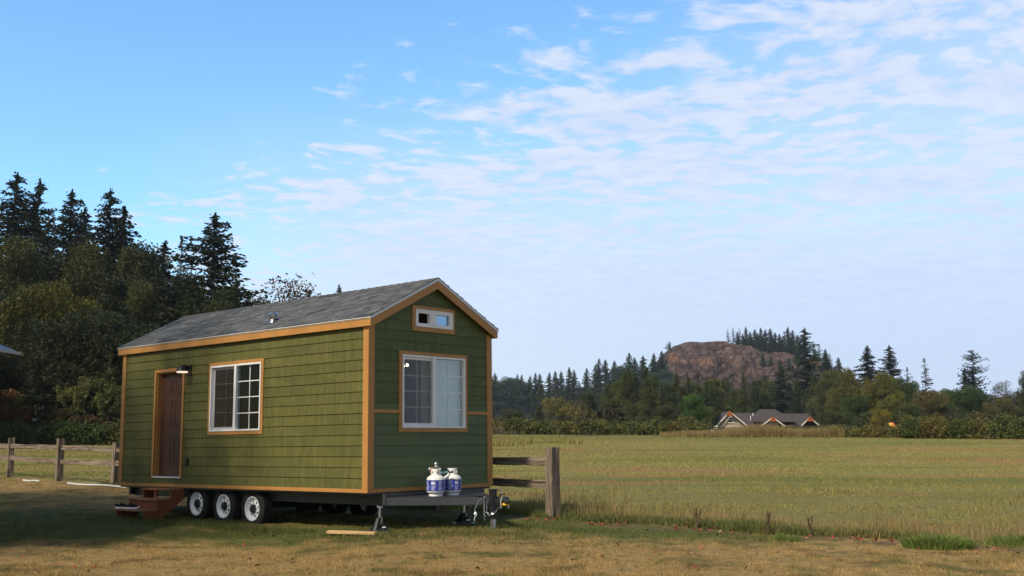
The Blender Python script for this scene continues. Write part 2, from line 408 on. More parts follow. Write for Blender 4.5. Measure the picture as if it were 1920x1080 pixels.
# ------------------------------------------------------------------ blades of grass (uncountable: stuff)
rng = np.random.default_rng(5)
def noise2(x, y, seed=0):
    r = np.random.default_rng(100 + seed); v = np.zeros_like(x)
    for k in range(6):
        a = r.uniform(0, 6.28); f = r.uniform(0.4, 2.2); v += np.sin((x * math.cos(a) + y * math.sin(a)) * f + r.uniform(0, 6.28))
    return v / 6 * 1.6
def blades(name, x, y, h, w, label, lean=0.5, green=None, straw=None, segs=1, mat='blade', zoff=-0.01):
    n = len(x); z = terr(x, y) + zoff
    a = rng.uniform(0, 2 * np.pi, n); l = rng.normal(0, lean, n) * h; b = rng.uniform(0, 2 * np.pi, n)
    wx = np.cos(a) * w / 2; wy = np.sin(a) * w / 2; tx = np.cos(b) * l; ty = np.sin(b) * l
    P = []
    for k in range(segs):
        t = k / segs; c = 1 - 0.55 * t
        P.append(np.stack([x - wx * c + tx * t * t, y - wy * c + ty * t * t, z + h * t * (1 - 0.12 * t)], -1))
        P.append(np.stack([x + wx * c + tx * t * t, y + wy * c + ty * t * t, z + h * t * (1 - 0.12 * t)], -1))
    P.append(np.stack([x + tx, y + ty, z + h * (1 - 0.12 * (segs > 1))], -1))
    V = np.stack(P, 1); nv = V.shape[1]
    base = (np.arange(n) * nv)[:, None]
    tris = []
    for k in range(segs - 1):
        tris += [[2 * k, 2 * k + 1, 2 * k + 3], [2 * k, 2 * k + 3, 2 * k + 2]]
    tris.append([2 * segs - 2, 2 * segs - 1, 2 * segs])
    Fc = (base[:, None, :] + np.array(tris)[None]).reshape(-1, 3).astype(np.int32)
    me = bpy.data.meshes.new(name); co = V.reshape(-1, 3)
    me.vertices.add(len(co)); me.vertices.foreach_set('co', co.ravel().astype(np.float32))
    me.loops.add(Fc.size); me.loops.foreach_set('vertex_index', Fc.ravel())
    me.polygons.add(len(Fc)); me.polygons.foreach_set('loop_start', np.arange(0, Fc.size, 3, dtype=np.int32))
    for nm, val in (('tint', rng.uniform(0, 1, n)), ('green', green if green is not None else np.zeros(n)), ('straw', straw if straw is not None else np.zeros(n))):
        at = me.attributes.new(nm, 'FLOAT', 'POINT'); at.data.foreach_set('value', np.repeat(np.asarray(val, np.float32), nv))
    me.materials.append(M_[mat]); me.update()
    o = bpy.data.objects.new(name, me); COL.objects.link(o); tag(o, label, 'grass', kind='stuff'); return o
def frustum(n, y0, y1, power=1.0, pad=0.03):
    """points on the ground in view, with density falling off with distance"""
    u = rng.uniform(0, 1, n); y = y0 * (y1 / y0) ** (u ** power)
    x = rng.uniform(-0.49 - pad, 0.49 + pad, n) * y; return x, y
def sdist(x, y): return FN.x * (x - FP.x) + FN.y * (y - FP.y)
# mown lawn
x, y = frustum(330000, 11.3, 40); s = sdist(x, y); k = (s < -0.25 + 0.25 * noise2(x, y, 1)); x, y, s = x[k], y[k], s[k]
hh = rng.uniform(0.015, 0.045, len(x)) * (1 + 0.5 * noise2(x, y, 2)) * (1 + 0.8 * noise2(x * 3.5, y * 3.5, 33))
blades('lawn_grass', x, y, np.clip(hh, 0.01, 0.09), rng.uniform(0.005, 0.010, len(x)) * (0.7 + y / 40), 'short dry mown lawn with tan and green patches around the trailer', 0.9)
# coarser tufts standing out of the lawn
n = 5200; cx, cy = frustum(n, 11.4, 30); k = (sdist(cx, cy) < -0.7) & (noise2(cx * 1.4, cy * 1.4, 51) > -0.4); cx, cy = cx[k], cy[k]
m_t = 11; x = np.repeat(cx, m_t) + rng.normal(0, 0.022, len(cx) * m_t); y = np.repeat(cy, m_t) + rng.normal(0, 0.022, len(cx) * m_t)
sz = np.repeat(rng.uniform(0.6, 1.4, len(cx)), m_t); gg = np.repeat((rng.uniform(0, 1, len(cx)) < 0.35 + 0.3 * noise2(cx, cy, 52)) * rng.uniform(0.3, 0.9, len(cx)), m_t)
blades('lawn_coarse_grass', x, y, rng.uniform(0.025, 0.062, len(x)) * sz, rng.uniform(0.005, 0.009, len(x)), 'coarse grass tufts standing out of the short dry lawn', 0.8, green=gg, straw=np.repeat((rng.uniform(0, 1, len(cx)) < 0.3) * 0.7, m_t), segs=2)
# greener longer grass around the trailer, its steps and stands
gx, gy = [], []
for (cx, cy, rx, ry, n) in [(-4.6, 18.6, 1.6, .5, 9000), (-2.6, 17.35, 1.6, .35, 9000), (-1.0, 17.6, 1.2, .6, 7000), (-6.6, 20.2, 1.2, .5, 3500), (0.2, 18.4, 1.4, .8, 5000), (-5.6, 19.7, .9, .4, 5000)]:
    a = rng.normal(0, 0.75, n); b = rng.normal(0, 0.8, n)
    gx.append(cx + a * rx - b * 0.2); gy.append(cy - a * rx * 0.75 + b * ry)
gx = np.concatenate(gx); gy = np.concatenate(gy); kk = noise2(gx * 2, gy * 2, 3) > rng.uniform(-0.9, 0.9, len(gx)); gx, gy = gx[kk], gy[kk]
blades('lawn_tufts', gx, gy, rng.uniform(0.025, 0.10, len(gx)), rng.uniform(0.006, 0.011, len(gx)), 'longer green grass left unmown round the trailer wheels and stands', 0.5, green=rng.uniform(0.3, 1, len(gx)), segs=2)
# field
x, y = frustum(420000, 13.5, 125, 0.82); s = sdist(x, y); k = s > 0.15 + 0.25 * noise2(x, y, 4); x, y, s = x[k], y[k], s[k]
ln = noise2(x * 0.35, y * 1.1, 5)
hh = rng.uniform(0.02, 0.08, len(x)) * (1 + 0.35 * ln) * (1 + 0.15 * (y > 40)) * (1 + 0.75 * noise2(x * 2.2, y * 2.2, 31) * (y < 40)) * (1 + 0.6 * noise2(x * 0.6, y * 0.6, 32))
blades('field_grass', x, y, hh, rng.uniform(0.006, 0.012, len(x)) * (0.6 + y / 22), 'yellow-green meadow grass filling the open field behind the fence', 0.45, straw=(rng.uniform(0, 1, len(x)) < 0.12 + 0.08 * ln) * rng.uniform(0.3, 0.8, len(x)), segs=2)
# rank verge between lawn and field
n = 110000; t = rng.uniform(-9.5, 17, n); so = rng.gamma(1.5, 0.42, n) - 0.15 + 0.25 * noise2(t * 0.9, t * 0 + 3, 21)
x = FP.x + FD.x * t + FN.x * so; y = FP.y + FD.y * t + FN.y * so
cl = noise2(x * 1.3, y * 1.3, 6); k = cl + 0.8 * noise2(x * 3.1, y * 3.1, 41) > rng.uniform(-1.0, 1.0, n); x, y, so, cl, t = x[k], y[k], so[k], cl[k], t[k]
hh = rng.uniform(0.03, 0.20, len(x)) * (0.75 + 0.6 * cl) * (0.9 + 0.5 * so)
hh = np.where((t > -0.4) & (t < 3.2), hh * 1.7, hh)
blades('verge_grass', x, y, np.clip(hh, 0.04, 0.75), rng.uniform(0.007, 0.013, len(x)), 'rank green weeds and grass along the bare edge of the field', 0.35, green=np.clip(1.1 - so * 0.9 + 0.5 * noise2(x * 1.9, y * 1.9, 43), 0, 1) * rng.uniform(0.2, 1, len(x)), straw=(rng.uniform(0, 1, len(x)) < np.clip(so - 0.45, 0, 0.7)) * 0.8, segs=3)
# pale seed stalks
n = 7000; t = rng.uniform(-9.5, 6, n); so = rng.gamma(2.0, 0.6, n) + 0.3
x = FP.x + FD.x * t + FN.x * so; y = FP.y + FD.y * t + FN.y * so; k = noise2(x * 1.1, y * 1.1, 8) > 0.0; x, y = x[k], y[k]
blades('seed_stalks', x, y, rng.uniform(0.14, 0.44, len(x)), np.full(len(x), 0.009), 'pale dry seed stalks standing above the field edge', 0.16, straw=np.ones(len(x)), segs=2)
# taller ochre patch out in the field
n = 16000; x = rng.uniform(-4.0, 5.9, n); y = rng.uniform(76, 106, n); k = (noise2(x * .3, y * .1, 9) > -0.6) & (x < 5.6 - (y - 76) * 0.02 + 0.4 * noise2(x, y, 3)); x, y = x[k], y[k]
blades('tall_grass_patch', x, y, rng.uniform(0.25, 0.55, len(x)), rng.uniform(0.03, 0.06, len(x)), 'patch of taller yellow-green grass in the far field beside the trailer', 0.2, green=(rng.uniform(0, 1, len(x)) < .4) * .5, straw=(rng.uniform(0, 1, len(x)) < .25) * .7, segs=2)

# ------------------------------------------------------------------ leaves on the ground
def leaf_litter():
    n = 560; V = []; Fc = []; c = []
    pts = []
    for _ in range(n):
        if rng.uniform() < 0.72:
            t = rng.uniform(-9.2, 0.2); so = rng.normal(-0.25, 0.28)
            if math.sin(t * 3.1) + math.sin(t * 1.7 + 1) < -0.5: continue
            p = (FP.x + FD.x * t + FN.x * so, FP.y + FD.y * t + FN.y * so)
        else:
            yy = rng.uniform(12.2, 19); p = (rng.uniform(-0.48, 0.48) * yy, yy)
        pts.append(p)
    for (px, py) in pts:
        z = T(px, py) + rng.uniform(0.015, 0.045); sz = rng.uniform(0.016, 0.040); a = rng.uniform(0, 6.28)
        tl = rng.uniform(-0.7, 0.7, 2); o = len(V)
        for k in range(6):
            r = sz * (1 if k % 3 == 0 else 0.62); q = a + k * math.pi / 3; dx, dy = r * math.cos(q), r * math.sin(q)
            V.append((px + dx, py + dy, z + tl[0] * dx + tl[1] * dy + 0.3 * abs(dy)))
        Fc.append(tuple(range(o, o + 6))); c.append(rng.uniform())
    me = bpy.data.meshes.new('fallen_leaves'); me.from_pydata(V, [], Fc)
    at = me.attributes.new('tint', 'FLOAT', 'POINT'); at.data.foreach_set('value', np.repeat(np.array(c, np.float32), 6))
    m, g, out = new_mat('red_leaf'); t = g.attr('tint').outputs['Fac']
    cc = g.mix(g.step(t, 0.55, 0.95), g.mix(g.step(t, 0, 0.5), (0.09, 0.02, 0.015), (0.27, 0.05, 0.035)), (0.30, 0.16, 0.09))
    principled(g, out, cc, 0.7, 0, 0.2); me.materials.append(m)
    o = bpy.data.objects.new('fallen_leaves', me); COL.objects.link(o); tag(o, 'red fallen leaves scattered along the lawn edge', 'leaves', kind='stuff')
leaf_litter()
# ------------------------------------------------------------------ the tiny house on its trailer
# house coordinates: u = back along the long wall, v = across the gable front, w = up; origin at the lower front corner
H_O = Vector((-2.36311, 17.77999, 0.59962))
U_ = Vector((-0.757182, 0.653073, -0.013084)); V_ = Vector((0.653115, 0.757257, 0.001307)); W_ = Vector((-0.010762, 0.007556, 0.999914))
HM = Matrix(((-U_.x, V_.x, W_.x, H_O.x), (-U_.y, V_.y, W_.y, H_O.y), (-U_.z, V_.z, W_.z, H_O.z), (0, 0, 0, 1)))
L_, WD, ROW, Z1 = 7.782, 3.014, 0.178, 0.2372
OV, OF, OB = 0.085, 0.1325, 0.14
SL = 0.5064; EAVE = 2.8541
def roofw(v): return EAVE + SL * (min(v, WD - v) + OV)
def HP(u, v, w): return HM @ Vector((-u, v, w))     # house -> world
house = bpy.data.objects.new('tiny_house', None); COL.objects.link(house); house.matrix_world = HM
tag(house, 'dark green shake-sided tiny house with tan trim on a three-axle trailer', 'tiny house')
def hbox(mb, u0, u1, v0, v1, w0, w1, mi=0): mb.box(-u0, -u1, v0, v1, w0, w1, mi)
def P_left(a, w, d): return (-a, -d, w)
def P_front(a, w, d): return (d, a, w)
def P_right(a, w, d): return (-a, WD + d, w)
def P_rear(a, w, d): return (-(L_ + d), a, w)
def rect_minus(rects, hole):
    out = []
    for (a0, a1, w0, w1) in rects:
        h0, h1, k0, k1 = hole
        if h0 >= a1 or h1 <= a0 or k0 >= w1 or k1 <= w0: out.append((a0, a1, w0, w1)); continue
        if k0 > w0: out.append((a0, a1, w0, k0))
        if k1 < w1: out.append((a0, a1, k1, w1))
        m0, m1 = max(w0, k0), min(w1, k1)
        if h0 > a0: out.append((a0, h0, m0, m1))
        if h1 < a1: out.append((h1, a1, m0, m1))
    return out
def clip(poly, nx, ny, c):   # keep nx*a+ny*w<=c
    out = []
    for i in range(len(poly)):
        p, q = poly[i], poly[(i + 1) % len(poly)]
        dp = nx * p[0] + ny * p[1] - c; dq = nx * q[0] + ny * q[1] - c
        if dp <= 0: out.append(p)
        if dp * dq < 0:
            t = dp / (dp - dq); out.append((p[0] + (q[0] - p[0]) * t, p[1] + (q[1] - p[1]) * t))
    return out
def extr(mb, poly, Pf, dfun, back, mi):
    if len(poly) < 3: return
    n = len(poly); a = [Pf(p[0], p[1], dfun(p[1])) for p in poly]; b = [Pf(p[0], p[1], back) for p in poly]
    mb.add(a + b, [tuple(range(n)), tuple(range(2 * n - 1, n - 1, -1))] + [(i, n + i, n + (i + 1) % n, (i + 1) % n) for i in range(n)], mi)
def wall(name, Pf, a0, a1, top, gable, holes, split, mats, label=None):
    """structural core + lapped boards; split: below this height smooth lap boards, above it shakes"""
    mb = MB(); rnd = random.Random(name)
    lim = roofw(0) - 0.0
    def gclip(poly):
        if not gable: return poly
        poly = clip(poly, -SL, 1, EAVE + SL * OV - 0.004)
        return clip(poly, SL, 1, EAVE + SL * (WD + OV) - 0.004)
    tp = 3.70 if gable else top
    rects = [(a0, a1, 0.0, tp)]
    for h in holes: rects = rect_minus(rects, h)
    for r in rects:
        extr(mb, gclip([(r[0], r[2]), (r[1], r[2]), (r[1], r[3]), (r[0], r[3])]), Pf, lambda w: -0.004, -0.10, 2)
    k = -1
    while True:
        wk = Z1 + k * ROW
        if wk >= tp: break
        w0, w1 = max(wk, 0.03), min(wk + ROW, tp)
        # panel joints
        js = [a0]; p = a0 + rnd.uniform(0.4, 1.2)
        while p < a1 - 0.25: js.append(p); p += 1.22
        js.append(a1)
        for j in range(len(js) - 1):
            rects = [(js[j] + (0.001 if j else 0), js[j + 1], w0, w1)]
            for h in holes: rects = rect_minus(rects, h)
            jit = rnd.uniform(-0.0012, 0.0012)
            for r in rects:
                mi = 0 if (split is None or wk + 0.02 > split) else 1
                extr(mb, gclip([(r[0], r[2]), (r[1], r[2]), (r[1], r[3]), (r[0], r[3])]), Pf,
                     lambda w: 0.021 + jit - 0.015 * (w - wk) / ROW, -0.003, mi)
        k += 1
    return mb.build(name, mats, house)
H_DOOR = (5.50, 6.465, 0.20, 2.29); H_WIN = (2.905, 4.515, 1.065, 2.318)
H_FW = (0.742, 2.304, 1.062, 2.316); H_SW = (1.05, 1.985, 2.823, 3.132)
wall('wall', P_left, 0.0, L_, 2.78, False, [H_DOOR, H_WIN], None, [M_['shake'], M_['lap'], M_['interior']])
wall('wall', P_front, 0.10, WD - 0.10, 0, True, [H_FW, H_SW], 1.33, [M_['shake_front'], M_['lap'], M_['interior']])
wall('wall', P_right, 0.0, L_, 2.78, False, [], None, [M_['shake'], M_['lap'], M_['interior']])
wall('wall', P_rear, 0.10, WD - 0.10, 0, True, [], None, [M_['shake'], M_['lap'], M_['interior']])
# floor deck and loft ceiling
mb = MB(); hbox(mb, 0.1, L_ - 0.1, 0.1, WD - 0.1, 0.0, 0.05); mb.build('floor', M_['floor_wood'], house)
# roof deck with metal drip edge
mb = MB()
for sgn in (0, 1):
    e = -OV - 0.005 if sgn == 0 else WD + OV + 0.005; r = WD / 2
    we = EAVE; wr = EAVE + SL * (WD / 2 + OV)
    pts = [(OF, e, we), (OF, r, wr), (OF, r, wr + 0.047), (OF, e, we + 0.047)]
    mb.poly(pts, (-(L_ + OF + OB), 0, 0), 0)
roof = mb.build('roof', [M_['soffit']], house)
mb = MB()
for sgn in (0, 1):
    f_ = (lambda v: v) if sgn == 0 else (lambda v: WD - v)
    e, r = -OV - 0.012, WD / 2; we = EAVE - 0.004; wr = EAVE + SL * (WD / 2 + OV)
    for uu in (OF, -(L_ + OB) - 0.008):
        mb.poly([(uu + (0.001 if uu > 0 else 0), f_(e), we), (uu + (0.001 if uu > 0 else 0), f_(r), wr), (uu + (0.001 if uu > 0 else 0), f_(r), wr + 0.050), (uu + (0.001 if uu > 0 else 0), f_(e), we + 0.050)], (0.007, 0, 0))
    v0 = f_(-OV - 0.013); v1 = f_(-OV - 0.005)
    mb.box(OF, -(L_ + OB), v0, v1, EAVE + 0.024, EAVE + 0.049)
mb.build('drip_edge', M_['drip'], roof)
# shingle courses: overlapping tabs, each a little different
def shingles():
    rnd = random.Random(3); V = []; Fc = []; tint = []
    cs = 1 / math.sqrt(1 + SL * SL); ln = (WD / 2 + OV + 0.02) / cs; expo = 0.135; nc = int(ln / expo) + 1
    for side in (0, 1):
        for i in range(nc):
            s0 = i * expo; s1 = min(s0 + expo + 0.05, ln + 0.004)
            x = OF + 0.012; end = -(L_ + OB + 0.012); x -= rnd.uniform(0, 0.25)
            xs_ = [OF + 0.012]; 
            while x > end + 0.15: xs_.append(x); x -= rnd.choice([0.14, 0.18, 0.22, 0.27, 0.33])
            xs_.append(end)
            for j in range(len(xs_) - 1):
                xa, xb = xs_[j], xs_[j + 1]
                if xa - xb < 0.01: continue
                th = rnd.choice([0.008, 0.009, 0.018, 0.020]); t_ = min(1, max(0, rnd.gauss(0.58, 0.20)))
                def pt(xx, s, hgt):
                    v = -OV - 0.018 + s * cs; w = EAVE + 0.049 + SL * (v + OV) + hgt
                    return (xx, v if side == 0 else WD - v, w)
                o = len(V)
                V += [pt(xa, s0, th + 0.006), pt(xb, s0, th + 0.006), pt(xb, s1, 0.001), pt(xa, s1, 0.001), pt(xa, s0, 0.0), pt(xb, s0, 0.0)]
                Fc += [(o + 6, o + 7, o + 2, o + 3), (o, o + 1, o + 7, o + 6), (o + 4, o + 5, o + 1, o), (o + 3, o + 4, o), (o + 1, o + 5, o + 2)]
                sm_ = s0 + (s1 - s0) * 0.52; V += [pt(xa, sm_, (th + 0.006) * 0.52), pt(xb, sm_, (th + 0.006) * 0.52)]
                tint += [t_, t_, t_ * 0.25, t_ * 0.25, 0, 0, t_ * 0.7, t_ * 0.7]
    # ridge caps
    x = OF + 0.013; wr = EAVE + SL * (WD / 2 + OV) + 0.049
    while x > -(L_ + OB):
        x2 = max(x - 0.2, -(L_ + OB) - 0.013); o = len(V); t_ = rnd.uniform(0.2, 0.8); dv = 0.13
        V += [(x, WD / 2 - dv, wr - SL * dv + 0.014), (x, WD / 2, wr + 0.016), (x, WD / 2 + dv, wr - SL * dv + 0.014),
              (x2, WD / 2 - dv, wr - SL * dv + 0.006), (x2, WD / 2, wr + 0.008), (x2, WD / 2 + dv, wr - SL * dv + 0.006)]
        Fc += [(o, o + 1, o + 4, o + 3), (o + 1, o + 2, o + 5, o + 4)]; tint += [t_] * 6
        if x2 <= -(L_ + OB): break
        x = x2
    me = bpy.data.meshes.new('shingles'); me.from_pydata(V, [], Fc)
    at = me.attributes.new('tint', 'FLOAT', 'POINT'); at.data.foreach_set('value', np.array(tint, np.float32)); me.materials.append(M_['shingle'])
    o = bpy.data.objects.new('shingles', me); COL.objects.link(o); o.parent = roof
shingles()
# fascia, rake boards, corner boards, skirt, band
for v0, v1 in ((-OV, -OV + 0.022), (WD + OV - 0.022, WD + OV)):
    mb = MB(); hbox(mb, -OF + 0.022, L_ + OB - 0.022, v0, v1, 2.74, EAVE - 0.001); mb.build('fascia', M_['trim'], house, bevel=0.002)
    mb = MB(); hbox(mb, 0.0, L_, min(v0, v1) + (0.022 if v0 < 0 else -OV - 0.0), (0.0 if v0 < 0 else WD + OV - 0.022), 2.742, 2.752) if v0 < 0 else hbox(mb, 0.0, L_, WD, WD + OV - 0.022, 2.742, 2.752)
    mb.build('soffit', M_['soffit'], house)
for x0 in (OF - 0.022, -(L_ + OB)):
    mb = MB(); d = 0.142
    for sg in (0, 1):
        q = lambda v: v if sg == 0 else WD - v
        wr = EAVE + SL * (WD / 2 + OV) - 0.001
        vv = -OV + (EAVE - 0.001 - d - 2.74) / -SL if False else -OV + (2.74 - (EAVE - d)) / SL
        pts = [(x0, q(-OV), 2.74), (x0, q(vv), 2.74), (x0, q(WD / 2), wr - d), (x0, q(WD / 2), wr), (x0, q(-OV), EAVE - 0.001)]
        mb.poly(pts, (0.022, 0, 0))
    mb.build('rake_board', M_['trim'], house, bevel=0.0015)
    # soffit under the rake
    mb = MB()
    for sg in (0, 1):
        q = lambda v: v if sg == 0 else WD - v
        xa, xb = (0.002, OF - 0.024) if x0 > 0 else (-(L_ + OB) + 0.024, -L_ - 0.002)
        mb.poly([(xa, q(0.0), roofw(0) - 0.02), (xa, q(WD / 2), roofw(WD / 2) - 0.02), (xa, q(WD / 2), roofw(WD / 2) - 0.006), (xa, q(0.0), roofw(0) - 0.006)], (xb - xa, 0, 0))
    mb.build('soffit', M_['soffit'], house)
CB = 0.107; D_ = 0.030
for (ue, ve) in ((0, 0), (0, 1), (1, 0), (1, 1)):
    mb = MB()
    ua, ub = (-D_, CB) if ue == 0 else (L_ - CB, L_ + D_)
    va, vb = (-D_, -0.001) if ve == 0 else (WD + 0.001, WD + D_)
    hbox(mb, ua, ub, va, vb, 0.062, 2.748)
    va, vb = (-0.001, CB) if ve == 0 else (WD - CB, WD + 0.001)
    ua, ub = (-D_, 0.001) if ue == 0 else (L_ - 0.001, L_ + D_)
    top = min(roofw(0), 2.86)
    hbox(mb, ua, ub, va, vb, 0.062, 2.80)
    mb.build('corner_board', M_['trim'], house, bevel=0.002)
mb = MB()
hbox(mb, -D_ - .002, L_ + D_ + .002, -D_ - 0.002, 0.0, 0.0, 0.062); hbox(mb, -D_ - .002, L_ + D_ + .002, WD, WD + D_ + 0.002, 0.0, 0.062)
hbox(mb, -D_ - 0.002, 0.0, 0.0, WD, 0.0, 0.062); hbox(mb, L_, L_ + D_ + 0.002, 0.0, WD, 0.0, 0.062)
mb.build('skirt_trim', M_['trim'], house)
for q0, q1 in ((CB, 0.672), (2.367, WD - CB)):
    mb = MB(); hbox(mb, -0.028, 0.0, q0, q1, 1.308, 1.367); mb.build('band_trim', M_['trim'], house, bevel=0.002)
# windows ------------------------------------------------------------------
def lbox(mb, Pf, a0, a1, w0, w1, d0, d1, mi=0):
    p = [Pf(a0, w0, d0), Pf(a1, w0, d0), Pf(a1, w0, d1), Pf(a0, w0, d1), Pf(a0, w1, d0), Pf(a1, w1, d0), Pf(a1, w1, d1), Pf(a0, w1, d1)]
    mb.hexa(p, mi)
def ring(mb, Pf, o, i, d0, d1, mi=0):
    (a0, a1, w0, w1), (b0, b1, k0, k1) = o, i
    lbox(mb, Pf, a0, a1, w0, k0, d0, d1, mi); lbox(mb, Pf, a0, a1, k1, w1, d0, d1, mi)
    lbox(mb, Pf, a0, b0, k0, k1, d0, d1, mi); lbox(mb, Pf, b1, a1, k0, k1, d0, d1, mi)
def window(Pf, outer, frame, mull, cas_d=0.033, grid=(2, 4), screen_side=None, fw=0.034, glass2='glass', sash2=0.0, open_first=False, curtain=None):
    win = bpy.data.objects.new('window', None); COL.objects.link(win); win.parent = house
    mb = MB(); ring(mb, Pf, outer, frame, 0.0, cas_d); mb.build('casing', M_['trim'], win, bevel=0.002)
    a0, a1, w0, w1 = frame; i = (a0 + fw, a1 - fw, w0 + fw, w1 - fw)
    mb = MB(); ring(mb, Pf, (a0 + .001, a1 - .001, w0 + .001, w1 - .001), i, -0.085, 0.045)
    lbox(mb, Pf, mull[0], mull[1], i[2], i[3], -0.06, 0.043)
    mb.build('frame', M_['white_vinyl'], win, bevel=0.003)
    halves = [(i[0], mull[0]), (mull[1], i[1])]
    for hi, (p, q) in enumerate(halves):
        is_screen = hi == screen_side
        if is_screen:      # movable sash set back, in front of it an insect screen
            so = (p, q, i[2], i[3]); si = (p + 0.045, q - 0.004, i[2] + 0.05, i[3] - 0.045)
            if Pf is P_left: si = (p + 0.004, q - 0.075, i[2] + 0.05, i[3] - 0.045)
            mb = MB(); ring(mb, Pf, so, si, -0.05, -0.005); mb.build('sash', M_['grey_vinyl'] if Pf is P_left else M_['white_vinyl'], win)
            mb = MB(); lbox(mb, Pf, si[0], si[1], si[2], si[3], 0.004, 0.006); mb.build('screen', M_['screen_dark' if Pf is P_left else 'screen'], win)
            g0 = si; dg = -0.03; mm = M_['grey_vinyl' if Pf is P_left else 'white_vinyl']
        else:
            g0 = (p, q, i[2], i[3]); dg = -0.012; mm = M_['white_vinyl']
            if sash2:
                so = g0; g0 = (p + sash2, q - sash2, i[2] + sash2 * 0.8, i[3] - sash2 * 0.8)
                mb = MB(); ring(mb, Pf, so, g0, -0.04, 0.030); mb.build('sash', M_['white_vinyl'], win, bevel=0.002)
        if not (open_first and hi == 0):
            mb = MB(); lbox(mb, Pf, g0[0], g0[1], g0[2], g0[3], dg - 0.004, dg); mb.build('pane', M_[glass2 if not is_screen else 'glass'], win)
        if grid:
            nx, ny = grid; mb = MB(); t = 0.009
            for k in range(1, nx): c = g0[0] + (g0[1] - g0[0]) * k / nx; lbox(mb, Pf, c - t, c + t, g0[2], g0[3], dg - 0.012, dg + 0.006)
            for k in range(1, ny): c = g0[2] + (g0[3] - g0[2]) * k / ny; lbox(mb, Pf, g0[0], g0[1], c - t, c + t, dg - 0.010, dg + 0.004)
            mb.build('muntins', mm, win)
    if curtain:
        c0, c1, k0, k1 = curtain; n = 60; vs = []; fs = []; rnd = random.Random(8)
        for k in range(n + 1):
            a = c0 + (c1 - c0) * k / n; d = -0.20 + 0.022 * math.sin(k * 0.9) + 0.012 * math.sin(k * 2.3 + 1)
            vs += [Pf(a, k0, d), Pf(a, k1, d)]
        for k in range(n): fs.append((2 * k, 2 * k + 2, 2 * k + 3, 2 * k + 1))
        mb = MB(); mb.add(vs, fs); mb.build('curtain', M_['curtain'], win, smooth=True, fix=False)
    return win
window(P_left, (2.84, 4.58, 1.0, 2.382), H_WIN, (3.672, 3.742), screen_side=1, glass2='glass_dim')
window(P_front, (0.673, 2.366, 0.995, 2.377), H_FW, (1.474, 1.547), screen_side=0, curtain=(1.40, 2.36, 1.0, 2.30), glass2='glass_sky')
window(P_front, (0.978, 2.036, 2.745, 3.192), H_SW, (1.455, 1.53), grid=None, fw=0.026, glass2='glass_coated', sash2=0.05, open_first=True)
# door -----------------------------------------------------------------------
door = bpy.data.objects.new('door', None); COL.objects.link(door); door.parent = house
mb = MB(); a0, a1, w0, w1 = H_DOOR
lbox(mb, P_left, a0, a1, w0 + 0.012, w1, -0.13, -0.095)
pan = [(0.12, 0.44, 1.66, 1.94), (0.53, 0.85, 1.66, 1.94), (0.12, 0.44, 0.98, 1.54), (0.53, 0.85, 0.98, 1.54), (0.12, 0.44, 0.25, 0.80), (0.53, 0.85, 0.25, 0.80)]
dp = MB()
for (p, q, r, s_) in pan:
    ring(dp, P_left, (a0 + p, a0 + q, w0 + r, w0 + s_), (a0 + p + 0.03, a0 + q - 0.03, w0 + r + 0.03, w0 + s_ - 0.03), -0.096, -0.087)
    lbox(dp, P_left, a0 + p + 0.055, a0 + q - 0.055, w0 + r + 0.055, w0 + s_ - 0.055, -0.096, -0.089)
leaf = mb.build('door_leaf', M_['door_brown'], door); dp.build('door_panels', M_['door_brown'], door, bevel=0.006)
mb = MB()
for (p, q, c0, c1) in ((a1, 6.53, 0.165, 2.357), (5.437, a0, 0.165, 2.357)): lbox(mb, P_left, p, q, c0, c1, 0.0, 0.033)
lbox(mb, P_left, a0, a1, w1, 2.357, 0.0, 0.033)
lbox(mb, P_left, a1 - 0.022, a1, w0, w1, -0.10, 0.0); lbox(mb, P_left, a0, a0 + 0.022, w0, w1, -0.10, 0.0); lbox(mb, P_left, a0 + 0.022, a1 - 0.022, w1 - 0.022, w1, -0.10, 0.0)
mb.build('door_casing', M_['trim'], door, bevel=0.002)
mb = MB(); lbox(mb, P_left, a0 - 0.03, a1 + 0.03, 0.172, 0.202, -0.12, 0.04); mb.build('threshold', M_['drip'], door, bevel=0.003)
# porch lamp and outlet box ---------------------------------------------------
lamp = bpy.data.objects.new('porch_lamp', None); COL.objects.link(lamp); lamp.parent = house
mb = MB(); lbox(mb, P_left, 5.20, 5.33, 2.19, 2.395, 0.0, 0.045)
mb.tube([P_left(5.265, 2.33, 0.04), P_left(5.265, 2.36, 0.12), P_left(5.265, 2.345, 0.17)], 0.03, 8)
c = Vector(P_left(5.265, 0, 0.19)); tm = Matrix.Translation(c)
mb.lathe([(0.0, 2.385), (0.055, 2.38), (0.075, 2.345), (0.105, 2.30), (0.115, 2.262), (0.112, 2.258), (0.10, 2.29)], 24, tm)
mb.build('lamp_body', M_['black_metal'], lamp, smooth=True)
mb = MB(); mb.lathe([(0.0, 2.228), (0.10, 2.230), (0.106, 2.240), (0.106, 2.2575), (0, 2.2575)], 24, tm); mb.build('lamp_lens', M_['lamp_glow'], lamp)
mb = MB(); lbox(mb, P_left, 5.215, 5.295, 0.42, 0.565, 0.0, 0.05); lbox(mb, P_left, 5.22, 5.29, 0.43, 0.555, 0.05, 0.058); mb.build('outlet_box', M_['black_metal'], house, bevel=0.006)
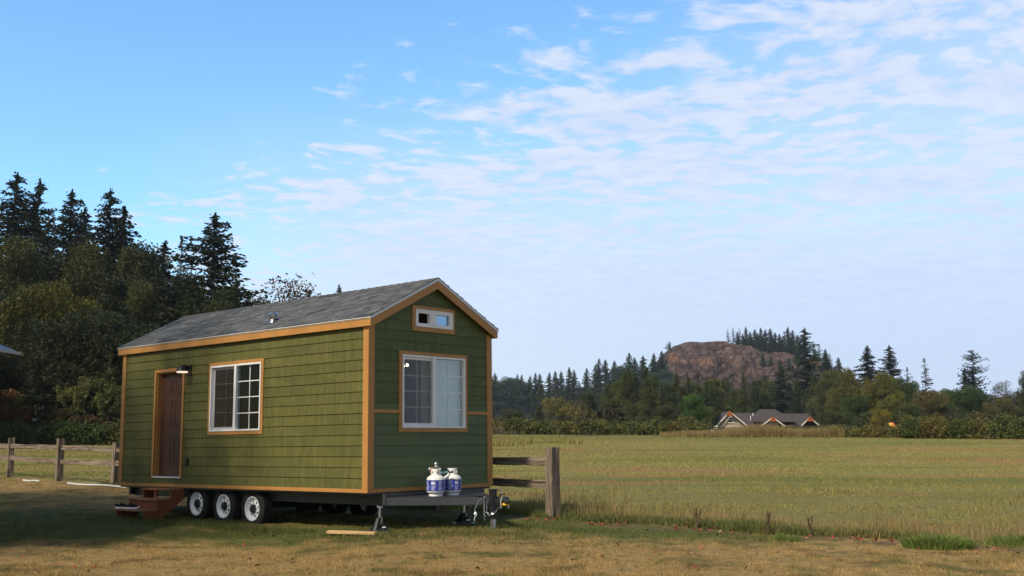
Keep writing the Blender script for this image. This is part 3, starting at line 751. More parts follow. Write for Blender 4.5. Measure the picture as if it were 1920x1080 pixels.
# roof vent --------------------------------------------------------------------
rv = bpy.data.objects.new('roof_vent', None); COL.objects.link(rv); rv.parent = house
vb = roofw(0.26) + 0.055; tm = Matrix.Translation((-2.97, 0.26, vb))
mb = MB(); mb.lathe([(0.085, -0.05), (0.07, 0.0), (0.05, 0.03), (0.05, 0.07), (0.088, 0.055), (0.092, 0.075), (0.06, 0.095), (0.055, 0.125), (0.088, 0.112), (0.092, 0.135), (0.06, 0.175), (0.0, 0.185)], 24, tm)
mb.build('vent_cap', M_['alu'], rv, smooth=True)
mb = MB(); q = []
for (du, dv) in ((-.10, -.09), (.10, -.09), (.10, .12), (-.10, .12)): q.append((-2.97 + du, 0.26 + dv, roofw(0.26 + dv) + 0.068))
mb.poly(q, (0, 0, 0.004)); mb.build('flashing', M_['frame_metal'], rv)
# trailer chassis ----------------------------------------------------------------
ch = bpy.data.objects.new('trailer_chassis', None); COL.objects.link(ch); ch.parent = house
mb = MB()
for v0 in (0.30, WD - 0.36): hbox(mb, -0.02, L_ - 0.1, v0, v0 + 0.06, -0.215, -0.035)
for k in range(14): hbox(mb, 0.25 + k * 0.55, 0.30 + k * 0.55, 0.361, WD - 0.361, -0.15, -0.036)
hbox(mb, 0.0, L_, 0.02, WD - 0.02, -0.034, -0.002)
hbox(mb, L_ - 0.10, L_ - 0.02, 0.2, WD - 0.2, -0.20, -0.036)
mb.build('frame_rails', M_['frame_metal'], ch)
mb = MB(); hbox(mb, -0.115, -0.045, 0.285, 2.72, -0.215, -0.028); mb.build('cross_member', M_['frame_metal'], ch, bevel=0.006)
mb = MB()
for (va) in (0.30, 2.70): mb.beam((0.06, va, -0.155), (1.40, 1.5 + (0.03 if va > 1.5 else -0.03), -0.158), 0.06, 0.125)
mb.build('tongue_beams', M_['frame_metal'], ch, bevel=0.006)
mb = MB(); mb.poly([(0.116, 0.42, -0.090), (0.116, 2.58, -0.090), (1.10, 1.62, -0.092), (1.10, 1.38, -0.092)], (0, 0, 0.008)); mb.build('tank_plate', M_['dark_plate'], ch)
mb = MB()
for u in (5.073, 4.174, 3.27): mb.tube([(-u, 0.15, -0.33), (-u, WD - 0.15, -0.33)], 0.045, 10)
for v in (0.42, WD - 0.42):
    for k in range(3):
        u = (5.073, 4.174, 3.27)[k]
        mb.tube([(-u - 0.38, v, -0.235), (-u - 0.15, v, -0.29), (-u, v, -0.30), (-u + 0.15, v, -0.29), (-u + 0.38, v, -0.235)], 0.022, 6)
mb.build('axles', M_['black_metal'], ch)
# coupler, tongue jack, chain, lock
cp = bpy.data.objects.new('hitch_coupler', None); COL.objects.link(cp); cp.parent = house
mb = MB(); mb.box(1.36, 1.46, 1.42, 1.58, -0.215, -0.09); mb.beam((1.44, 1.5, -0.16), (1.66, 1.5, -0.17), 0.09, 0.075)
mb.tube([(1.62, 1.5, -0.135), (1.70, 1.5, -0.14), (1.74, 1.5, -0.19)], [0.06, 0.062, 0.05], 12)
mb.tube([(1.53, 1.5, -0.12), (1.58, 1.5, -0.05), (1.66, 1.52, -0.04)], 0.014, 8)
mb.build('coupler_body', M_['black_metal'], cp, bevel=0.006)
mb = MB(); mb.box(1.60, 1.73, 1.455, 1.545, -0.225, -0.185); mb.build('coupler_lock', M_['yellow'], cp, bevel=0.008)
mb = MB()
mb.tube([(1.635, 1.44, -0.27), (1.635, 1.44, -0.15), (1.645, 1.46, -0.10), (1.67, 1.5, -0.085), (1.695, 1.54, -0.10), (1.70, 1.555, -0.15), (1.70, 1.555, -0.27)], 0.012, 8)
mb.build('lock_shackle', M_['steel'], cp, smooth=True)
tj = bpy.data.objects.new('tongue_jack', None); COL.objects.link(tj); tj.parent = house
mb = MB(); mb.box(1.375, 1.47, 1.435, 1.53, -0.45, 0.02); mb.box(1.365, 1.48, 1.425, 1.54, 0.02, 0.035); mb.build('jack_tube', M_['black_metal'], tj, bevel=0.005)
mb = MB(); mb.box(1.388, 1.457, 1.448, 1.517, -0.64, -0.45); mb.build('jack_leg', M_['steel'], tj, bevel=0.003)
mb = MB(); mb.tube([(1.45, 1.53, 0.005), (1.50, 1.585, 0.015), (1.515, 1.60, -0.03), (1.515, 1.60, -0.05)], 0.011, 8); mb.build('crank_handle', M_['steel'], tj, smooth=True)
# safety chain, links hanging in a bunch from the near tongue beam
def torus(mb, c, R1, r, ax, up, nn=14, m=6, sq=1.6):
    ax = Vector(ax).normalized(); up = Vector(up); up = (up - ax * up.dot(ax)).normalized(); x = ax.cross(up)
    vs = []; fs = []
    for i in range(nn):
        a = 2 * math.pi * i / nn; d = x * math.cos(a) + up * math.sin(a) * 1.0; pc = Vector(c) + x * math.cos(a) * R1 + up * math.sin(a) * R1 * sq
        for j in range(m):
            b = 2 * math.pi * j / m; vs.append(pc + d * math.cos(b) * r + ax * math.sin(b) * r)
    for i in range(nn):
        for j in range(m): fs.append((i * m + j, ((i + 1) % nn) * m + j, ((i + 1) % nn) * m + (j + 1) % m, i * m + (j + 1) % m))
    mb.add(vs, fs)
mb = MB(); rnd = random.Random(4)
def chain(pts, step=0.034):
    pts = [Vector(p) for p in pts]; acc = 0; k = 0
    for a, b in zip(pts, pts[1:]):
        L = (b - a).length; n = max(1, int(L / step))
        for i in range(n):
            p = a.lerp(b, (i + 0.5) / n) + Vector((rnd.uniform(-.006, .006), rnd.uniform(-.006, .006), 0)); d = (b - a).normalized()
            o = Vector((1, 0.3, 0)) if k % 2 else Vector((0.2, 1, 0.1)); o = o - d * o.dot(d)
            torus(mb, p, 0.0125, 0.0042, o, d); k += 1
for q in ([(1.345, 1.37, -0.07), (1.355, 1.335, -0.2), (1.36, 1.345, -0.36), (1.37, 1.36, -0.42)], [(1.33, 1.38, -0.08), (1.335, 1.36, -0.22), (1.345, 1.35, -0.38)],
          [(1.37, 1.39, -0.16), (1.375, 1.375, -0.33), (1.42, 1.40, -0.39), (1.50, 1.47, -0.33), (1.56, 1.48, -0.25)], [(1.35, 1.36, -0.38), (1.35, 1.36, -0.47)]): chain(q)
mb.tube([(1.27, 1.20, -0.36), (1.285, 1.215, -0.335), (1.30, 1.23, -0.36), (1.275, 1.21, -0.40), (1.265, 1.20, -0.47)], 0.011, 6)
mb.tube([(1.34, 1.36, -0.10), (1.30, 1.26, -0.15), (1.27, 1.20, -0.30), (1.27, 1.20, -0.36)], 0.005, 6)
mb.build('safety_chain', M_['steel'], cp, smooth=True)
# wheels ---------------------------------------------------------------------
TR, RR = 0.355, 0.222
def wheel(u, w, left=True):
    wh = bpy.data.objects.new('wheel', None); COL.objects.link(wh); wh.parent = ch
    v = 0.10 if left else WD - 0.10
    rot = Matrix.Translation((-u, v, w)) @ (Matrix.Rotation(R(90), 4, 'X') if left else Matrix.Rotation(R(-90), 4, 'X'))
    # local z points outward, 0 at the rim's outer plane
    mb = MB(); mb.lathe([(RR - 0.004, -0.21), (RR + 0.03, -0.225), (TR - 0.035, -0.222), (TR - 0.006, -0.205), (TR, -0.185), (TR, -0.115), (TR - 0.006, -0.108), (TR, -0.10), (TR, -0.035), (TR - 0.006, -0.012), (TR - 0.035, 0.006), (RR + 0.045, 0.012), (RR + 0.012, 0.004), (RR - 0.004, -0.006)], 44, rot)
    mb.build('tyre', M_['rubber'], wh, smooth=True)
    mb = MB(); mb.lathe([(RR - 0.002, -0.012), (RR, 0.004), (RR - 0.012, 0.006), (RR - 0.018, -0.004), (RR - 0.032, -0.035), (RR - 0.045, -0.062), (0.15, -0.055), (0.10, -0.035), (0.068, -0.034), (0.066, -0.05)], 48, rot)
    for k in range(8):
        a = k * math.pi / 4 + 0.2; r0 = 0.128
        p = rot @ Vector((r0 * math.cos(a), r0 * math.sin(a), -0.0462)); ax = (rot.to_3x3() @ Vector((0.24 * math.cos(a), 0.24 * math.sin(a), 1.0))).normalized()
        mb.tube([p - ax * 0.004, p + ax * 0.0025], 0.020, 12, 1)
    mb.build('rim', [M_['rim_white'], M_['black_metal']], wh, smooth=True)
    mb = MB(); mb.lathe([(0.070, -0.04), (0.070, -0.01), (0.060, 0.014), (0.03, 0.02), (0, 0.021)], 20, rot)
    for k in range(8):
        a = k * math.pi / 4; mb.tube([rot @ Vector((0.083 * math.cos(a), 0.083 * math.sin(a), -0.035)), rot @ Vector((0.083 * math.cos(a), 0.083 * math.sin(a), -0.010))], 0.014, 6)
    mb.build('hub', M_['black_metal'], wh)
    return wh
for u, w in ((5.073, -0.312), (4.174, -0.334), (3.27, -0.354)): wheel(u, w); wheel(u, w, False)
# ------------------------------------------------------------------ propane tanks on the tongue
def tank(u, v, w, rot, lab, collar_holes=True):
    p = HP(u, v, w); root = thing('propane_tank', lab, 'propane tank', p, rot, 'propane tanks on the trailer tongue')
    r = 0.156; mb = MB()
    mb.lathe([(0.112, 0.0), (0.116, 0.0), (0.116, 0.035), (0.10, 0.036)], 32)
    mb.lathe([(0.0, 0.03), (0.07, 0.034), (0.118, 0.042), (0.146, 0.060), (r, 0.085), (r, 0.272), (0.147, 0.302), (0.118, 0.328), (0.085, 0.345), (0.05, 0.352), (0.0, 0.354)], 36)
    mb.build('tank_body', M_['tank_white'], root, smooth=True, weld=True)
    # blue wrap label with pale blocks of print
    mb = MB(); a0, a1 = R(-200), R(40)
    mb.lathe([(r + 0.0012, 0.086), (r + 0.0012, 0.268)], 30, None, 0, a0, a1)
    rnd = random.Random(11)
    for c in range(5):
        b0 = a0 + R(12) + c * R(46); 
        for row in range(2):
            z0, z1 = (0.100, 0.172) if row == 0 else (0.182, 0.256)
            for ln in range(6):
                zz = z0 + (z1 - z0) * (ln + 0.15) / 6; zt = zz + (z1 - z0) * 0.10
                mb.lathe([(r + 0.0024, zz), (r + 0.0024, zt)], 5, None, 1, b0 + R(2), b0 + R(34) * rnd.uniform(0.6, 1))
    mb.build('label_wrap', [M_['tank_blue'], M_['tank_pale']], root, fix=False)
    mb = MB(); mb.lathe([(r + 0.0026, 0.205), (r + 0.0026, 0.225)], 5, None, 0, R(-95), R(-72)); mb.build('label_sticker', M_['rim_white'], root, fix=False)
    mb = MB(); mb.lathe([(r + 0.0026, 0.135), (r + 0.0026, 0.19)], 4, None, 0, R(-168), R(-158)); mb.build('label_mark', M_['tank_red'], root, fix=False)
    # collar with openings
    mb = MB(); n = 40; z = (0.345, 0.375, 0.412, 0.452)
    rc = 0.083
    for k in range(n):
        b0, b1 = 2 * math.pi * k / n, 2 * math.pi * (k + 1) / n
        hole = (k % 8) in (2, 3, 4)
        for i in range(3):
            if i == 1 and hole: continue
            mb.add([(rc * math.cos(b), rc * math.sin(b), zz) for b, zz in ((b0, z[i]), (b1, z[i]), (b1, z[i + 1]), (b0, z[i + 1]))], [(0, 1, 2, 3)])
    o = mb.build('collar', M_['tank_white'], root, fix=False, weld=True); sm = o.modifiers.new('thick', 'SOLIDIFY'); sm.thickness = 0.006
    mb = MB(); mb.tube([(0, 0, 0.35), (0, 0, 0.395)], 0.022, 10); mb.tube([(0, 0, 0.39), (0, 0, 0.41)], 0.03, 10); mb.tube([(0, 0, 0.385), (0.06, 0.0, 0.385)], 0.016, 8)
    mb.build('valve', M_['black_metal'], root)
    return root
t1 = tank(0.0 - 0.46, 1.115, -0.083, R(-20), 'white propane tank with grey regulator on top, nearer the long green wall')
t2 = tank(0.0 - 0.46, 1.515, -0.083, R(25), 'white propane tank with bare open collar, the one nearer the hitch')
mb = MB()
mb.tube([(0.0, 0.02, 0.40), (0.0, 0.02, 0.47)], 0.022, 10); mb.lathe([(0.0, 0.47), (0.05, 0.472), (0.052, 0.492), (0.03, 0.50), (0.026, 0.52), (0.032, 0.535), (0.022, 0.555), (0, 0.558)], 18)
mb.tube([(0.03, 0.02, 0.445), (0.07, 0.03, 0.45)], 0.018, 8)
reg = mb.build('regulator', M_['steel'], t1, smooth=True)
mb = MB(); mb.box(-0.135, -0.06, 0.04, 0.10, 0.375, 0.475); mb.build('bracket', M_['copper'], t1, bevel=0.004)
mb = MB(); mb.tube([(-0.13, 0.05, 0.44), (-0.155, 0.04, 0.455)], 0.022, 10); mb.build('gauge', M_['drip'], t1)
mb = MB()
mb.tube([(0.07, 0.03, 0.45), (0.14, 0.06, 0.455), (0.19, 0.09, 0.42), (0.22, 0.13, 0.38)], 0.012, 8); mb.build('black_hose', M_['black_metal'], t1, smooth=True); mb = MB()
mb.tube([(-0.06, 0.08, 0.42), (-0.17, 0.10, 0.43), (-0.20, 0.12, 0.36), (-0.16, 0.14, 0.28)], 0.010, 8)
mb.build('black_hose', M_['black_metal'], t1, smooth=True)
q1 = Vector((0.06, 0.01, 0.372)); 
inv = t1.matrix_basis.inverted() if False else (Matrix.Translation(t1.location) @ Matrix.Rotation(R(-20), 4, 'Z')).inverted()
q2 = inv @ (t2.location + Vector((-0.04, -0.04, 0.392)))
mb = MB(); mb.tube([q1, q1.lerp(q2, 0.33) + Vector((0, -0.02, 0.008)), q1.lerp(q2, 0.66) + Vector((0, -0.02, 0.004)), q2], 0.014, 8); mb.build('gas_line', M_['hose_blue'], t1, smooth=True)
# ------------------------------------------------------------------ jack stands under the frame
def jack(p, top, lab, rz):
    z0 = T(p[0], p[1]); r = thing('jack_stand', lab, 'jack stand', (p[0], p[1], z0), rz, 'jack stands under the frame')
    h = top - z0; mb = MB()
    for k in range(4):
        a = math.pi / 4 + k * math.pi / 2; c, s = math.cos(a), math.sin(a)
        mb.add([(0.15 * c - 0.03 * s, 0.15 * s + 0.03 * c, 0.02), (0.15 * c + 0.03 * s, 0.15 * s - 0.03 * c, 0.02), (0.045 * c + 0.02 * s, 0.045 * s - 0.02 * c, h * 0.52), (0.045 * c - 0.02 * s, 0.045 * s + 0.02 * c, h * 0.52)], [(0, 1, 2, 3)])
        b = a + math.pi / 2; c2, s2 = math.cos(b), math.sin(b)
        mb.add([(0.15 * c, 0.15 * s, 0.02), (0.15 * c2, 0.15 * s2, 0.02), (0.15 * c2 * .94, 0.15 * s2 * .94, 0.06), (0.15 * c * .94, 0.15 * s * .94, 0.06)], [(0, 1, 2, 3)])
        mb.add([(0.10 * c, 0.10 * s, h * .26), (0.10 * c2, 0.10 * s2, h * .26), (0.045 * c2, 0.045 * s2, h * 0.52), (0.045 * c, 0.045 * s, h * 0.52)], [(0, 1, 2, 3)])
    b_ = mb.build('stand_base', M_['black_metal'], r, fix=False); sm = b_.modifiers.new('thick', 'SOLIDIFY'); sm.thickness = 0.008
    mb = MB(); mb.tube([(0, 0, h * 0.2), (0, 0, h * 0.56)], 0.034, 12); mb.build('sleeve', M_['black_metal'], r, smooth=True)
    mb = MB(); mb.tube([(0, 0, h * 0.5), (0, 0, h - 0.025)], 0.021, 10); mb.box(-0.045, 0.045, -0.02, 0.02, h - 0.026, h - 0.004); mb.box(-0.045, -0.03, -0.02, 0.02, h - 0.004, h + 0.02); mb.build('ratchet_post', M_['steel'], r)
    mb = MB(); mb.tube([(0.02, -0.05, h * 0.30), (0.03, -0.06, h * 0.55), (0.01, -0.035, h * 0.56)], 0.008, 6); mb.build('release_handle', M_['steel'], r)
    mb = MB(); mb.box(-0.2, 0.2, -0.16, 0.16, -0.01, 0.018); mb.build('pad', M_['frame_metal'], r)
    mb = MB(); mb.box(0.02, 0.08, -0.118, -0.113, 0.065, 0.085); mb.build('sticker', M_['rim_white'], r)
jp = HP(0.03, 0.33, 0); jack((jp.x, jp.y - 0.18), 0.385, 'black jack stand beneath the near front corner, beside the loose plank', 0.35)
jp = HP(-0.24, 2.12, 0); jack((-0.84, 19.12), 0.345, 'black jack stand in shade below the tongue frame, nearer the fence', 0.25)
# ------------------------------------------------------------------ loose plank
pk = MB(); pk.box(-0.40, 0.40, -0.07, 0.07, 0, 0.038); o = pk.build('wooden_plank', M_['pine_board'], bevel=0.003)
o.location = (-2.50, 17.07, T(-2.5, 17.07) + 0.035); o.rotation_euler = (R(2), R(0.6), R(-14)); tag(o, 'loose pale pine plank lying on the grass', 'plank')
# ------------------------------------------------------------------ door steps
st = bpy.data.objects.new('wooden_steps', None); COL.objects.link(st)
st.matrix_world = HM @ Matrix.Translation((-5.89, 0, 0)) ; tag(st, 'red-brown three-tread wooden steps below the brown door', 'steps')
S0, S1 = -0.53, 0.53
tw = [(-0.02, -0.30, 0.0), (-0.205, -0.58, -0.28), (-0.395, -0.86, -0.56)]
for (w, v0, v1) in tw:
    mb = MB(); mb.box(S0, S1, v0, v0 + 0.145, w - 0.038, w); mb.box(S0, S1, v0 + 0.152, v0 + 0.30, w - 0.038, w); mb.build('tread', M_['step_top'], st, bevel=0.008)
for sx in (S0 + 0.02, S1 - 0.06):
    mb = MB(); wb = -0.625
    prof = [(-0.83, wb), (-0.52, wb), (0.02, -0.22), (0.02, -0.06), (-0.27, -0.06), (-0.27, -0.245), (-0.55, -0.245), (-0.55, -0.435), (-0.83, -0.435)]
    # split into convex pieces
    for quad in ([(-0.83, wb), (-0.52, wb), (-0.55, -0.434), (-0.83, -0.434)], [(-0.55, -0.434), (-0.52, wb), (-0.27, -0.437), (-0.27, -0.2445), (-0.55, -0.2445)], [(-0.27, -0.437), (0.02, -0.22), (0.02, -0.0585), (-0.27, -0.0585)]):
        mb.poly([(sx, a, b) for a, b in quad], (0.04, 0, 0))
    mb.build('stringer', M_['step_red'], st)
mb = MB(); mb.box(S0 + 0.065, S1 - 0.065, -0.545, -0.525, -0.43, -0.25); mb.build('riser', M_['step_red'], st)
mb = MB(); mb.box(S0 + 0.42, S0 + 0.50, -0.265, -0.23, -0.245, -0.06); mb.build('brace', M_['step_red'], st)
# ------------------------------------------------------------------ shoes on the lowest tread
def shoe(x, v, rz, lab, w=-0.395):
    r = bpy.data.objects.new('shoe', None); COL.objects.link(r); r.matrix_world = HM @ Matrix.Translation((-5.89 + x, v, w)) @ Matrix.Rotation(rz, 4, 'Z'); tag(r, lab, 'shoe', 'pair of shoes on the steps')
    def outline(t):   # t 0 heel..1 toe ; half-widths
        return (0.033 + 0.012 * math.sin(t * 3.0) + 0.006 * t) * (1 - max(0, t - 0.82) ** 2 * 18) * (1 - max(0, 0.1 - t) ** 2 * 40)
    n = 14; L = 0.29
    vs = []; fs = []
    def loft(secs):
        m = len(secs[0]); mb = MB(); vv = [p for s_ in secs for p in s_]; ff = []
        for i in range(len(secs) - 1):
            for j in range(m): ff.append((i * m + j, i * m + (j + 1) % m, (i + 1) * m + (j + 1) % m, (i + 1) * m + j))
        ff += [tuple(range(m)), tuple((len(secs) - 1) * m + j for j in range(m - 1, -1, -1))]
        mb.add(vv, ff); return mb
    secs = []; up = []
    for i in range(n + 1):
        t = i / n; x_ = t * L; hw = outline(t); lift = 0.030 * max(0, t - 0.7) ** 2 * 8 + 0.004 * max(0, 0.1 - t) * 10
        th = 0.026 + 0.012 * (1 - t) 
        secs.append([(x_, -hw, lift), (x_, hw, lift), (x_, hw * 1.03, lift + th), (x_, -hw * 1.03, lift + th)])
        top = 0.070 + 0.045 * math.exp(-((t - 0.42) / 0.13) ** 2) if t > 0.3 else 0.098 - 0.03 * math.exp(-((t - 0.2) / 0.1) ** 2)
        top = top if t < 0.55 else max(0.052, 0.105 - 0.13 * (t - 0.5)); top = top + lift * 0.6
        if t < 0.04: top = 0.085
        b = lift + th - 0.001
        up.append([(x_, -hw * 0.96, b), (x_, hw * 0.96, b), (x_, hw * 0.98, b + (top - b) * 0.45), (x_, hw * 0.55, top * 0.97), (x_, 0, top), (x_, -hw * 0.55, top * 0.97), (x_, -hw * 0.98, b + (top - b) * 0.45)])
    loft(secs).build('sole', M_['shoe_white'], r, smooth=True); loft(up).build('upper', M_['shoe_black'], r, smooth=True)
    mb = MB()
    for k in range(4): xx = 0.115 + k * 0.022; mb.tube([(xx, -0.026, 0.097 - k * 0.007), (xx, 0, 0.112 - k * 0.007), (xx, 0.026, 0.097 - k * 0.007)], 0.003, 5)
    mb.build('laces', M_['shoe_black'], r)
shoe(-0.515, -0.845, R(38), 'black shoe with white sole on the outer left end of the lowest step')
shoe(-0.225, -0.825, R(42), 'black shoe with white sole in the middle of the lowest step')
# ------------------------------------------------------------------ pendant light seen through the front window
pl = thing('pendant_lamp', 'small lit two-bulb lamp behind the front window screen', 'lamp', HP(0.5, 1.32, 2.42))
mb = MB(); mb.tube([(0, 0, 0), (0, 0, -0.16)], 0.006, 6); mb.tube([(-0.035, -0.04, -0.23), (0, 0, -0.16), (0.03, 0.034, -0.20)], 0.006, 6); mb.build('lamp_arm', M_['black_metal'], pl)
for (x_, y_, z_) in ((0.03, 0.034, -0.23), (-0.035, -0.04, -0.258)):
    mb = MB(); tm = Matrix.Translation((x_, y_, z_)); mb.lathe([(0.0, 0.03), (0.02, 0.02), (0.028, 0.0), (0.02, -0.022), (0, -0.028)], 12, tm); mb.build('bulb', M_['bulb'], pl, smooth=True)
# ------------------------------------------------------------------ split-rail fence
def along_attr(o, ax):
    me = o.data; n = len(me.vertices); co = np.empty(n * 3, np.float32); me.vertices.foreach_get('co', co); co = co.reshape(-1, 3)
    a = Vector(ax).normalized(); ref = Vector((0, 0, 1)) if abs(a.z) < 0.9 else Vector((1, 0, 0)); x = a.cross(ref).normalized(); y = a.cross(x)
    B = np.array([x, y, a]); at = me.attributes.new('along', 'FLOAT_VECTOR', 'POINT'); at.data.foreach_set('vector', (co @ B.T).astype(np.float32).ravel())
def rough_bar(name, a, b, w, h, parent, seed, rot=0.0, seg=14, amp=0.012, taper=1.0):
    rnd = random.Random(seed); a = Vector(a); b = Vector(b); d = (b - a).normalized()
    ref = Vector((0, 0, 1)) if abs(d.z) < 0.9 else Vector((FN.x, FN.y, 0)); x = d.cross(ref).normalized(); y = x.cross(d)
    base = [(-.5, -.5), (-.15, -.53), (.2, -.5), (.5, -.45), (.52, 0), (.47, .5), (.1, .53), (-.2, .48), (-.5, .5), (-.47, .05)]
    ph = [rnd.uniform(0, 6.28) for _ in base]; m = len(base); vs = []; fs = []
    ca, sa = math.cos(rot), math.sin(rot)
    for i in range(seg + 1):
        t = i / seg; p = a.lerp(b, t); k = 1 + (taper - 1) * t
        for j, (bx, by) in enumerate(base):
            ox = bx * w * k + amp * math.sin(t * 7 + ph[j]) + rnd.uniform(-1, 1) * amp * 0.5; oy = by * h * k + amp * math.cos(t * 5 + ph[j]) + rnd.uniform(-1, 1) * amp * 0.5
            vs.append(p + x * (ox * ca - oy * sa) + y * (ox * sa + oy * ca))
    for i in range(seg):
        for j in range(m): fs.append((i * m + j, i * m + (j + 1) % m, (i + 1) * m + (j + 1) % m, (i + 1) * m + j))
    fs += [tuple(range(m)), tuple(seg * m + j for j in range(m - 1, -1, -1))]
    mb = MB(); mb.add(vs, fs); o = mb.build(name, M_['split_cedar'], parent); along_attr(o, d); return o
fence = thing('split_rail_fence', 'weathered cedar split-rail fence running behind the green tiny house', 'fence', (FP.x, FP.y, T(FP.x, FP.y)))
fence_w = Matrix.Translation(fence.location).inverted()
ts = [0.0, 3.0, 6.2, 9.5, 12.7, 15.95, 19.3, 22.65, 26.0]
off = {0: 0.0, 4: 0, 5: 0.0, 6: 0.0}
def fpt(t, z): p = FP + FD * t; g = T(p.x, p.y); return Vector((p.x - fence.location.x, p.y - fence.location.y, g + z - fence.location.z))
PH = {}
for i, t in enumerate(ts):
    h = 1.27 if i == 0 else 1.25 + 0.05 * math.sin(i * 2.2)
    w = 0.205 if i == 0 else 0.20
    rough_bar('post', fpt(t, -0.15), fpt(t, h), w, w * 0.95, fence, 20 + i, rot=R(8 + 9 * math.sin(i)), seg=10, amp=0.010, taper=0.93)
for i in range(len(ts) - 1):
    for k, z in enumerate((0.60, 1.00)):
        a = fpt(ts[i] - 0.06, z + 0.03 * math.sin(i * 3 + k) - (0.015 if i == 0 else 0)); b = fpt(ts[i + 1] + 0.06, z + 0.03 * math.sin(i * 3 + k + 3))
        nrm = Vector((FN.x, FN.y, 0)) * (-0.03 + 0.05 * (i % 2)); rough_bar('rail', a + nrm, b + nrm, 0.075, 0.125, fence, 50 + i * 2 + k, seg=22, amp=0.011)
# ------------------------------------------------------------------ white plastic edging strips on the lawn side of the left fence
def strip(t0, t1, so, lab):
    mb = MB(); pts = []
    for k in range(7):
        t = t0 + (t1 - t0) * k / 6; p = FP + FD * t - FN * (so + 0.03 * math.sin(k * 1.3)); pts.append((p.x, p.y, T(p.x, p.y) + 0.045 + 0.012 * math.sin(k)))
    for a, b in zip(pts, pts[1:]): mb.beam(a, b, 0.03, 0.036)
    o = mb.build('edging_strip', M_['drip']); tag(o, lab, 'edging', 'white edging strips by the fence')
strip(14.2, 17.4, 0.62, 'long white edging strip in the grass between fence and tiny house'); strip(19.0, 20.0, 0.72, 'short white edging strip below the fence near the left picture border')
# ------------------------------------------------------------------ neighbouring shed, only its eave corner in view
sx, sy = -8.30, 18.0; ez = 2.88
shed = thing('grey_shed', 'dark shed with thin metal roof edge at the left picture border', 'shed', (-11.5, 15.2, T(-11.5, 15.2)))
O_ = shed.location
def sb(mb, x0, x1, y0, y1, z0, z1): mb.box(x0 - O_.x, x1 - O_.x, y0 - O_.y, y1 - O_.y, z0 - O_.z, z1 - O_.z)
M_['shed_wall'] = simple('shed_wall', (0.16, 0.13, 0.10), 0.7, 0, 0.2, 0.2, 3); M_['shed_roof'] = simple('shed_roof', (0.10, 0.11, 0.12), 0.45, 0.3, 0.4, 0.15, 3)
mb = MB(); sb(mb, -14.2, -8.95, 13.9, 17.4, -0.3, 2.72); mb.poly([(-14.2 - O_.x, 13.9 - O_.y, 2.72 - O_.z), (-8.95 - O_.x, 13.9 - O_.y, 2.72 - O_.z), (-11.575 - O_.x, 13.9 - O_.y, 3.86 - O_.z)], (0, 3.5, 0)); mb.build('wall', M_['shed_wall'], shed)
mb = MB()
for sg in (1, -1):
    xe = sx if sg == 1 else -14.85; 
    mb.poly([(xe - O_.x, 13.5 - O_.y, ez - O_.z), (-11.575 - O_.x, 13.5 - O_.y, 4.20 - O_.z), (-11.575 - O_.x, 13.5 - O_.y, 4.24 - O_.z), (xe - O_.x, 13.5 - O_.y, ez + 0.04 - O_.z)], (0, sy - 13.5, 0))
rf = mb.build('roof', M_['shed_roof'], shed)
mb = MB(); sb(mb, sx + 0.002, sx + 0.03, 13.5, sy, ez - 0.005, ez + 0.045); mb.build('metal_edge', M_['grey_vinyl'], rf)
mb = MB(); sb(mb, -14.0, -8.55, 17.42, 17.56, 2.44, 2.62); sb(mb, -8.93, -8.55, 13.7, 17.41, 2.47, 2.60); mb.build('beam', M_['shed_wall'], shed)
# (the yard tree that shades the far half of the long wall stands outside the picture; see the trees section)
# ------------------------------------------------------------------ bright grass clump on the lawn edge
def clump(x0, y0, rx, ry, n, hmax, lab, seed):
    rg = random.Random(seed); mb_v = []; mb_f = []; tint = []
    for _ in range(n):
        a = rg.uniform(0, 6.28); q = math.sqrt(rg.uniform(0, 1)); bx = x0 + rx * q * math.cos(a); by = y0 + ry * q * math.sin(a); z = T(bx, by) - 0.01
        h = hmax * rg.uniform(0.5, 1) * (1 - 0.45 * q); la = a + rg.uniform(-0.8, 0.8); ll = h * rg.uniform(0.2, 0.9); w = rg.uniform(0.008, 0.014); wa = rg.uniform(0, 6.28)
        wx, wy = math.cos(wa) * w / 2, math.sin(wa) * w / 2; o = len(mb_v)
        for k in range(3):
            t = k / 3; c = 1 - .5 * t; X = bx + math.cos(la) * ll * t * t; Y = by + math.sin(la) * ll * t * t; Z = z + h * (t - 0.18 * t * t)
            mb_v += [(X - wx * c, Y - wy * c, Z), (X + wx * c, Y + wy * c, Z)]
        mb_v.append((bx + math.cos(la) * ll, by + math.sin(la) * ll, z + h * 0.82))
        mb_f += [(o, o + 1, o + 3, o + 2), (o + 2, o + 3, o + 5, o + 4), (o + 4, o + 5, o + 6)]; tint += [rg.uniform(0.2, 1)] * 7
    me = bpy.data.meshes.new('grass_clump'); me.from_pydata(mb_v, [], mb_f)
    for nm, v in (('tint', tint), ('green', [1.0] * len(tint)), ('straw', [0.0] * len(tint))):
        at = me.attributes.new(nm, 'FLOAT', 'POINT'); at.data.foreach_set('value', np.array(v, np.float32))
    me.materials.append(M_['clump']); o = bpy.data.objects.new('grass_clump', me); COL.objects.link(o); tag(o, lab, 'grass clump')
m, g, out = new_mat('clump'); t_ = g.attr('tint').outputs['Fac']; c_ = g.mix(t_, (0.085, 0.13, 0.022), (0.23, 0.29, 0.07)); d_ = principled(g, None, c_, 0.6, 0, 0.25)
tl = g.node('ShaderNodeBsdfTranslucent'); g.put(tl.inputs[0], c_); mx = g.node('ShaderNodeMixShader'); mx.inputs[0].default_value = 0.35
g.l.new(d_.outputs[0], mx.inputs[1]); g.l.new(tl.outputs[0], mx.inputs[2]); g.l.new(mx.outputs[0], out.inputs[0]); M_['clump'] = m
